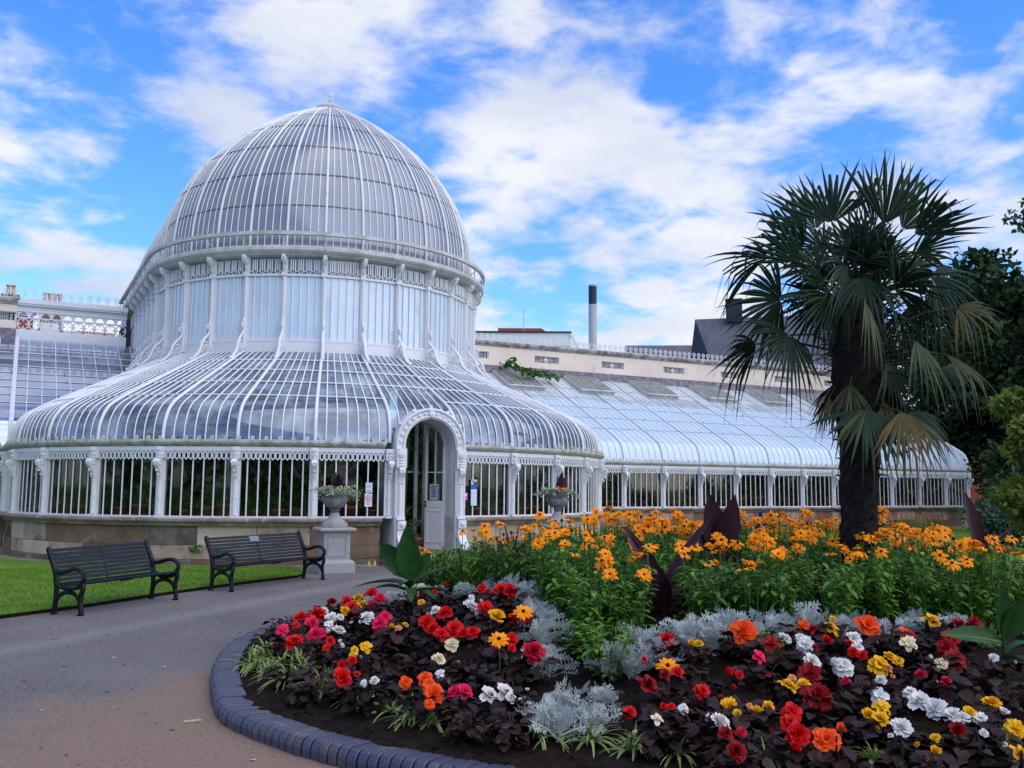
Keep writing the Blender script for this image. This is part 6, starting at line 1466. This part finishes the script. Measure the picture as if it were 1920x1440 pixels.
for a0, a1 in ((-11, -.5), (17, UE-.6)): bn.box(a0, a1, VW+.2, VW+.9, .90, .98)
put(bn.build('planting_bench', 'sill'), gh)
potplant(8.15, 21.0, .25, 'tall columnar green cactus inside the doorway', 'tall', 1., 'tree_d')
potplant(8.05, 20.85, .25, 'upright yellow green leaved plant in a pot inside the doorway on the left', 'spiky', 2.0, 'tree_y')
potplant(8.75, 21.25, .25, 'round grey green plant in a terracotta pot in the middle of the doorway', 'bush', 1.1, 'greybush')
potplant(8.45, 21.0, .25, 'low bushy plant in a terracotta pot just inside the door', 'bush', .9, 'greybush')
potplant(9.35, 22.3, .25, 'leafy dark shrub behind the open door leaf', 'bush', 2.6, 'inleaf')
o = inst(bloom_mesh(0, 'r'), 'red_flower', (8.02, 20.62, .86), 0, .2); tag(o, 'red flower beside the left side of the open doorway', 'flower')
t = thing('stone_lantern', 'brown stone lantern with a pointed roof inside the window left of the door', 'lantern', (6.95, 21.2, .78))
b = MB(); b.lathe([(.20, 0), (.20, .12), (.15, .14), (.15, .62), (.2, .66)], 8, (6.95, 21.2, .78)); b.build('body', 'stone_brown', t)
b = MB(); b.lathe([(.34, .66), (.34, .70), (.18, .82), (.09, .98), (.06, 1.05), (.10, 1.06), (.06, 1.1), (.05, 1.17), (.01, 1.22)], 8, (6.95, 21.2, .78)); b.build('roof', 'stone_brown', t)

# ------------------------------------------------------------------ vine on the first roof vent, plants in the wall joints
def vine(name, lab, pts, n, s):
    t = MB(); r = random.Random(9)
    for p0, p1 in zip(pts, pts[1:]):
        p0, p1 = Vector(p0), Vector(p1); t.tube([p0, p1], .012, 4, 1)
        for _ in range(n):
            p = p0.lerp(p1, r.random())+rdir(r, -20, 80)*r.uniform(0, .22)*s; leaf(t, p, rdir(r, -40, 30), rdir(r, 30, 90), .17*s*r.uniform(.6, 1.2), .15*s, 0, .3, .1, 3)
    tag(t.build(name, ['vine', 'bark']), lab, 'vine')
vine('vine', 'green vine growing out of the first roof vent of the right wing', [(17.9, 34.2, 6.75), (18.1, 33.9, 6.95), (18.4, 33.4, 6.45), (18.9, 33.6, 6.5), (19.5, 33.8, 6.5), (20.1, 33.5, 6.35)], 46, 1.15)
for j, z, lab, s in ((-3.02, .34, 'small fern growing from a joint in the base wall behind the left bench', .55), (-2.75, .30, 'tuft of weeds on the base wall ledge between the two benches', .4)):
    p = P_a(j, .06, z); q = P_a(j+.06, .06, z); vine('wall_fern', lab, [p, q], 40, s)

# ------------------------------------------------------------------ pink flowers and green strip at the foot of the wing
rq = random.Random(13); b = MB()
for _ in range(1500):
    u = rq.uniform(15.5, 36); v = rq.uniform(26.6, 28.0) if u > 17.8 else rq.uniform(24, 26); h = rq.uniform(.3, .75); lean = rq.uniform(-.08, .08)
    b.tube([(u, v, 0), (u+lean, v, h)], .006, 3, 1, caps=False)
    for k in range(4): leaf(b, (u+lean*k/4, v, h*k/4), rdir(rq, 10, 60), (0, 0, 1), .16, .03, 1, .4, .1, 2)
    if rq.random() < .55:
        for k in range(5): leaf(b, (u+lean, v, h+k*.03), rdir(rq, -10, 70), (0, 0, 1), .07, .04, 0, .1, .1, 2)
tag(b.build('pink_flower_border', ['pink', 'herb']), kind='stuff')

# ------------------------------------------------------------------ trees
def tree(name, lab, base, crown, mt, seed, leafs, size, trunk_r, group=None, low=0.):
    """crown: list of (x, y, z, r) lumps; every lump is a shell of small leaf faces"""
    r = random.Random(seed); t = thing(name, lab, 'tree', base, 0, group); b = MB()
    top = max(c[2] for c in crown); bx, by, bz = base
    b.tube([(bx, by, bz-.1), (bx+.1, by, bz+(top-bz)*.4), (bx, by, bz+(top-bz)*.85)], [trunk_r, trunk_r*.75, trunk_r*.3], 8)
    for x, y, z, rr_ in crown: b.tube([(bx, by, bz+(z-bz)*.55), ((bx+x)/2, (by+y)/2, bz+(z-bz)*.8), (x, y, z)], [trunk_r*.35, trunk_r*.25, .03], 5)
    b.build('trunk', 'bark', t); b = MB(); tot = sum(c[3]**2 for c in crown)
    for x, y, z, rr_ in crown:
        for _ in range(int(leafs*rr_*rr_/tot)):
            d = rdir(r, -75, 88) if r.random() < .5 else rdir(r, -10, 88); q = rr_*(r.random()**.35)*(1+.16*sin(d.x*7+x)+.14*sin(d.y*9+z)); p = Vector((x, y, z))+Vector((d.x, d.y, d.z*.72))*q
            L = size*r.uniform(.55, 1.3); dd = (d*.8+rdir(r, -50, 50)).normalized(); u = (d+Vector((r.uniform(-.6, .6), r.uniform(-.6, .6), r.uniform(0, .8)))).normalized(); s_ = dd.cross(u).normalized()
            b.add([p-s_*L*.12, p+dd*L*.5-s_*L*.32, p+dd*L, p+dd*L*.5+s_*L*.32], [(0, 1, 2, 3)])
    b.build('crown', mt, t)
def lumps(seed, c, R, H, n, rmin, rmax):
    r = random.Random(seed); out = []
    for _ in range(n):
        a, z = r.uniform(0, 2*pi), r.random(); w_ = R*sqrt(max(.05, 1-(2*z-1)**2*.85))*r.uniform(.4, 1); out.append((c[0]+w_*cos(a), c[1]+w_*sin(a), c[2]+H*z, r.uniform(rmin, rmax)))
    return out
tree('evergreen_tree', 'great dark evergreen tree in layered tiers behind the end of the right wing', (45.5, 30.2, 0), lumps(1, (45.5, 30.2, 2.0), 4.6, 11.2, 34, 1.3, 2.3), 'tree_d', 1, 34000, .40, .5)
tree('evergreen_tree', 'dark evergreen tree partly cut off by the right edge of the picture', (45.5, 24.5, 0), lumps(2, (45.5, 24.5, 1.5), 4.6, 11.0, 32, 1.3, 2.3), 'tree_d', 2, 30000, .40, .5)
tree('broadleaf_tree', 'dark tree showing between the palm leaves above the wing roof', (47.5, 37.0, 0), lumps(3, (47.5, 37.0, 2.5), 4.2, 7.6, 24, 1.2, 2.1), 'tree_d', 3, 17000, .34, .4)
tree('shrub', 'dark green rounded shrub growing at the foot of the evergreens', (37.5, 23.3, 0), lumps(4, (37.5, 23.3, .6), 2.2, 3.3, 16, .8, 1.3), 'tree_d', 4, 12000, .2, .15)
tree('shrub', 'dark low shrub in the gap between the wing and the evergreens', (33.0, 20.2, 0), lumps(8, (33.0, 20.2, .4), 2.6, 1.7, 14, .7, 1.1), 'tree_d', 8, 9000, .2, .12)
tree('shrub', 'dark low shrub behind the last orange daisies on the right', (28.0, 15.5, 0), lumps(9, (28.0, 15.5, .3), 2.2, 1.6, 14, .6, 1.0), 'tree_d', 9, 9000, .18, .12)
tree('shrub', 'sunlit yellow green bush at the right edge of the picture', (21.1, 13.55, 0), lumps(5, (21.1, 13.55, .9), .72, 3.0, 18, .3, .55), 'tree_y', 5, 9000, .16, .1)
tree('shrub', 'low grey green bush beside the last column of the right wing', (24.9, 17.0, 0), lumps(6, (24.9, 17.0, .2), .85, 1.0, 14, .3, .55), 'greybush', 6, 9000, .13, .06)
tree('broadleaf_tree', 'pale leaved tree reaching in from the upper right corner with thin branches', (26.5, 14.6, 0), [(25.75, 15.9, 9.95, .42), (25.5, 16.25, 9.5, .35), (26.0, 15.6, 9.2, .4), (26.2, 15.2, 10.6, .6), (26.6, 14.8, 11.2, .8), (26.8, 14.2, 10.2, .9), (25.6, 16.1, 10.05, .22), (25.35, 16.5, 9.75, .2)], 'tree_m', 7, 1700, .17, .18)

# the park's far belt of trees behind the viewer: never in the frame, but mirrored in the curved glass
b = MB(); rt_ = random.Random(41)
for k in range(70):
    a = radians(61.87+180+rt_.uniform(-85, 85)); d = rt_.uniform(38, 60); h = rt_.uniform(7, 15); x, y = d*cos(a), d*sin(a)
    for _ in range(5):
        c = Vector((x+rt_.uniform(-3, 3), y+rt_.uniform(-3, 3), h*rt_.uniform(.15, .8))); R0 = rt_.uniform(2, 3.6)
        for _ in range(45):
            q = c+rdir(rt_, -80, 88)*R0*rt_.random()**.4; e, f = rdir(rt_, -60, 60)*.9, rdir(rt_, -60, 60)*.9; b.add([q-e*.6, q+f*.4, q+e*.6, q-f*.4], [(0, 1, 2, 3)])
tag(b.build('park_trees', 'tree_m'), kind='stuff')
# ------------------------------------------------------------------ buildings beyond
def boxes(root, items):
    for nm, mt, bs in items:
        b = MB()
        for q in bs: b.box(*q)
        b.build(nm, mt, root)
def along_box(b, p0, p1, dep, z0, z1, mi=0):
    """box whose front runs p0 -> p1 (plan) and which goes back by dep"""
    p0, p1 = Vector((*p0, 0)), Vector((*p1, 0)); d = (p1-p0); t = d.normalized(); n = Vector((-t.y, t.x, 0))
    if n.dot(p0) < 0: n = -n
    c = (p0+p1)/2+n*dep/2; b.obox((c.x, c.y, (z0+z1)/2), d/2, n*dep/2, (0, 0, (z1-z0)/2), mi)
# flue
t = thing('chimney_stack', 'tall round metal flue with a dark blue band near the top, behind the right wing', 'chimney', (60.1, 92.1, 0))
b = MB(); b.lathe([(.49, 0), (.49, 23.55)], 20, (60.1, 92.1, 0)); b.build('shaft', 'galv', t, smooth=False)
b = MB(); b.lathe([(.495, 23.55), (.495, 25.75)], 20, (60.1, 92.1, 0)); b.build('painted_band', 'band', t); b = MB(); b.lathe([(.50, 25.75), (.50, 25.95), (.3, 26.0)], 20, (60.1, 92.1, 0)); b.build('rim', 'galv', t)
# white block with a red brick penthouse
t = thing('office_block', 'white fascia office block with a red brick rooftop storey and mast', 'building', (46, 83, 0))
b = MB(); along_box(b, (36.5, 88.4), (50.0, 80.8), 16, 16.3, 17.65); along_box(b, (36.5, 88.6), (50.2, 80.9), 16, 12, 14.9)
b.tube([(50.0, 80.8, 17.5), (50.7, 80.4, 16.0)], .18, 4); b.build('wall', 'fascia', t)
b = MB(); along_box(b, (36.6, 88.9), (49.7, 81.5), 15, 14.9, 16.3); b.build('window', 'winblue', t)
b = MB()
for k in range(7): f = k/6; b.box(37+12.6*f-.12, 37+12.6*f+.12, 88.5-7.2*f-.2, 88.5-7.2*f+.1, 14.9, 16.3)
b.build('window_bars', 'fascia', t)
b = MB(); along_box(b, (43.95, 85.4), (47.9, 83.2), 8, 17.65, 18.3); b.add([(47.9, 83.2, 18.3), (48.7, 82.7, 17.65), (47.9, 83.2, 17.65)], [(0, 1, 2)]); b.build('brick_storey', 'brick', t)
b = MB(); along_box(b, (36.4, 88.2), (50.0, 80.6), 16.4, 17.65, 17.78); b.build('roof_edge', 'cup', t)
b = MB(); b.tube([(45.9, 83.4, 17.6), (45.9, 83.4, 20.3)], .035, 5); b.build('mast', 'galv', t)
# slate roofed halls
t = thing('slate_roofed_hall', 'long low building with a grey slate roof behind the right wing', 'building', (48, 66, 0))
b = MB(); along_box(b, (46.1, 65.4), (51.6, 61.9), 8, 0, 13.0); b.build('wall', 'brick', t)
b = MB(); A, B_, n_ = Vector((46.1, 65.4, 13.0)), Vector((51.6, 61.9, 13.0)), Vector((.54, .84, 0)); b.add([A, B_, B_+n_*2+Vector((0, 0, 1.3)), A+n_*2+Vector((0, 0, 1.3)), A+n_*6, B_+n_*6], [(0, 1, 2, 3), (3, 2, 5, 4), (0, 3, 4), (1, 5, 2)]); b.build('roof', 'slate', t)
t = thing('slate_roofed_hall', 'steep grey slate gable roof with a dark square cupola behind the right wing', 'building', (50, 56, 0))
g0, g1 = Vector((47.2, 57.7, 0)), Vector((56.5, 48.9, 0)); n_ = Vector((.687, .726, 0)); apx = Vector((47.58, 57.97, 15.25)); ap2 = apx+(g1-g0)
b = MB(); e0, e1 = apx-n_*3.2+(g1-g0).normalized()*2.0, ap2-n_*3.2; f0, f1 = apx+n_*3.2, ap2+n_*3.2
for p in (e0, e1, f0, f1): p.z = 9.6
b.add([e0, e1, ap2, apx, f0, f1], [(0, 1, 2, 3), (3, 2, 5, 4)]); b.build('roof', 'slate', t)
b = MB(); lf = Vector((apx.x-.5, apx.y+.5, 9.6)); b.add([apx-Vector((0, 0, .1)), e0+Vector((.05, -.05, 0)), lf, Vector((e0.x, e0.y, 0)), Vector((lf.x, lf.y, 0))], [(0, 1, 2), (2, 1, 3, 4)]); b.add([(e0.x, e0.y, 0), (e1.x, e1.y, 0), tuple(e1), tuple(e0)], [(0, 1, 2, 3)]); b.build('wall', 'cup', t)
for f in (.24, .72):
    c = apx.lerp(ap2, f); b = MB(); tt = (g1-g0).normalized(); b.obox((c.x, c.y, 15.75), tt*.62, n_*.62, (0, 0, .85)); b.obox((c.x, c.y, 14.95), tt*.66, n_*.66, (0, 0, .1)); b.obox((c.x, c.y, 16.62), tt*.68, n_*.68, (0, 0, .05)); b.build('cupola', 'cup', t)
# red brick house with chimneys seen through the left lattice
t = thing('brick_house', 'red brick house with chimney stacks behind the left wing', 'house', (2, 62, 0))
b = MB(); b.box(-8, .6, 60, 70, 0, 11.4); b.box(2.9, 5.0, 60, 70, 0, 10.75); b.box(.6, 2.9, 61.5, 70, 0, 10.6); b.build('wall', 'brick', t)
b = MB(); b.add([(-8.2, 59.8, 11.4), (.75, 59.8, 11.4), (.75, 65, 13.0), (-8.2, 65, 13.0)], [(0, 1, 2, 3)]); b.add([(.75, 61.3, 10.6), (5.1, 61.3, 10.6), (5.1, 65, 11.4), (.75, 65, 11.4)], [(0, 1, 2, 3)]); b.build('roof', 'slate', t)
b = MB(); b.box(1.0, 2.0, 61.4, 61.48, 10.6, 11.3); b.box(3.3, 3.9, 59.9, 59.98, 9.6, 10.6); b.build('window', 'fascia', t)
for x, top_, n2 in ((-.68, 13.0, 2), (1.62, 12.7, 4)):
    b = MB(); w_ = .62; b.add([(x+sx*q, 64+sy*.5, z) for q, z in ((w_*1.1, top_-2.6), (w_*.95, top_-.35), (w_, top_-.35), (w_*.8, top_+.2)) for sx, sy in ((-1, -1), (1, -1), (1, 1), (-1, 1))], [(i*4+k, i*4+(k+1) % 4, i*4+4+(k+1) % 4, i*4+4+k) for i in range(3) for k in range(4)]+[(12, 13, 14, 15)])
    ch = b.build('chimney', 'stone_brown', t); b = MB()
    for k in range(n2): b.lathe([(.13, 0), (.11, .1), (.10, .55), (.14, .58), (.14, .66), (.09, .66)], 10, (x-.28*(n2-1)/2+.28*k, 64, top_+.2))
    b.build('chimney_pot', 'stone_pale' if n2 < 0 else mat('buff_pot', (.55, .32, .15), (.45, .25, .12)), ch)
t = thing('brick_house', 'red brick building glimpsed through the dark trees on the right', 'house', (58, 43, 0))
b = MB(); along_box(b, (53, 47), (63, 36), 8, 0, 7.5); b.build('wall', 'brick', t)

# ------------------------------------------------------------------ a child in a navy cap beyond the flowers
px, py = 15.05, 16.05
t = thing('person', 'child in dark clothes and a navy cap standing behind the orange daisies', 'person', (px, py, 0))
me = bpy.data.meshes.new('body'); J = [(0, 0, .66), (0, 0, .80), (0, .0, .95), (0, 0, 1.03), (0, -.01, 1.12), (.07, 0, .62), (.08, -.01, .34), (.08, .02, .05), (.085, -.09, .03), (-.07, 0, .62), (-.08, -.01, .34), (-.08, .02, .05), (-.085, -.09, .03), (.14, 0, .94), (.18, .0, .74), (.17, -.06, .57), (-.14, 0, .94), (-.18, 0, .74), (-.17, -.06, .57)]
E_ = [(0, 1), (1, 2), (2, 3), (3, 4), (0, 5), (5, 6), (6, 7), (7, 8), (0, 9), (9, 10), (10, 11), (11, 12), (2, 13), (13, 14), (14, 15), (2, 16), (16, 17), (17, 18)]
RD = [.10, .095, .09, .045, .085, .07, .05, .035, .03, .07, .05, .035, .03, .05, .035, .026, .05, .035, .026]
me.from_pydata(J, E_, []); ob = bpy.data.objects.new('body', me); COL.objects.link(ob); ob.modifiers.new('skin', 'SKIN'); ss = ob.modifiers.new('sub', 'SUBSURF'); ss.levels = 1; ss.render_levels = 1
for i, v in enumerate(me.skin_vertices[0].data): v.radius = (RD[i], RD[i]); v.use_root = i == 0
me.materials.append(M['navy']); ob.parent = t; ob.rotation_euler = (0, 0, radians(-25))
b = MB(); b.sphere((0, -.012, 1.13), .088, 12, sc=(.92, 1, 1.15)); b.sphere((0, -.105, 1.12), .014, 6); b.sphere((.085, 0, 1.12), .02, 6); b.sphere((-.085, 0, 1.12), .02, 6)
hd2 = b.build('head', 'skin', smooth=True); hd2.parent = t; hd2.rotation_euler = (0, 0, radians(-25))
b = MB(); b.lathe([(.10, 1.155), (.102, 1.18), (.09, 1.225), (.06, 1.255), (.0, 1.265)], 16, (0, -.005, 0)); b.plate([(-.08, 0), (-.07, .07), (0, .10), (.07, .07), (.08, 0)], (0, -.08, 1.165), (1, 0, 0), (0, -1, -.25), (0, -.25, 1), .012)
cp = b.build('cap', 'navy', smooth=False); cp.parent = t; cp.rotation_euler = (0, 0, radians(-25))
b = MB(); b.box(-.035, -.018, -.104, -.098, 1.18, 1.222); b.box(.018, .035, -.104, -.098, 1.18, 1.222); b.box(-.02, .02, -.104, -.098, 1.195, 1.206); lg = b.build('badge', 'paper'); lg.parent = cp
for n_o in [o for o in S.objects if o.name.startswith('grille_recess')]: pass
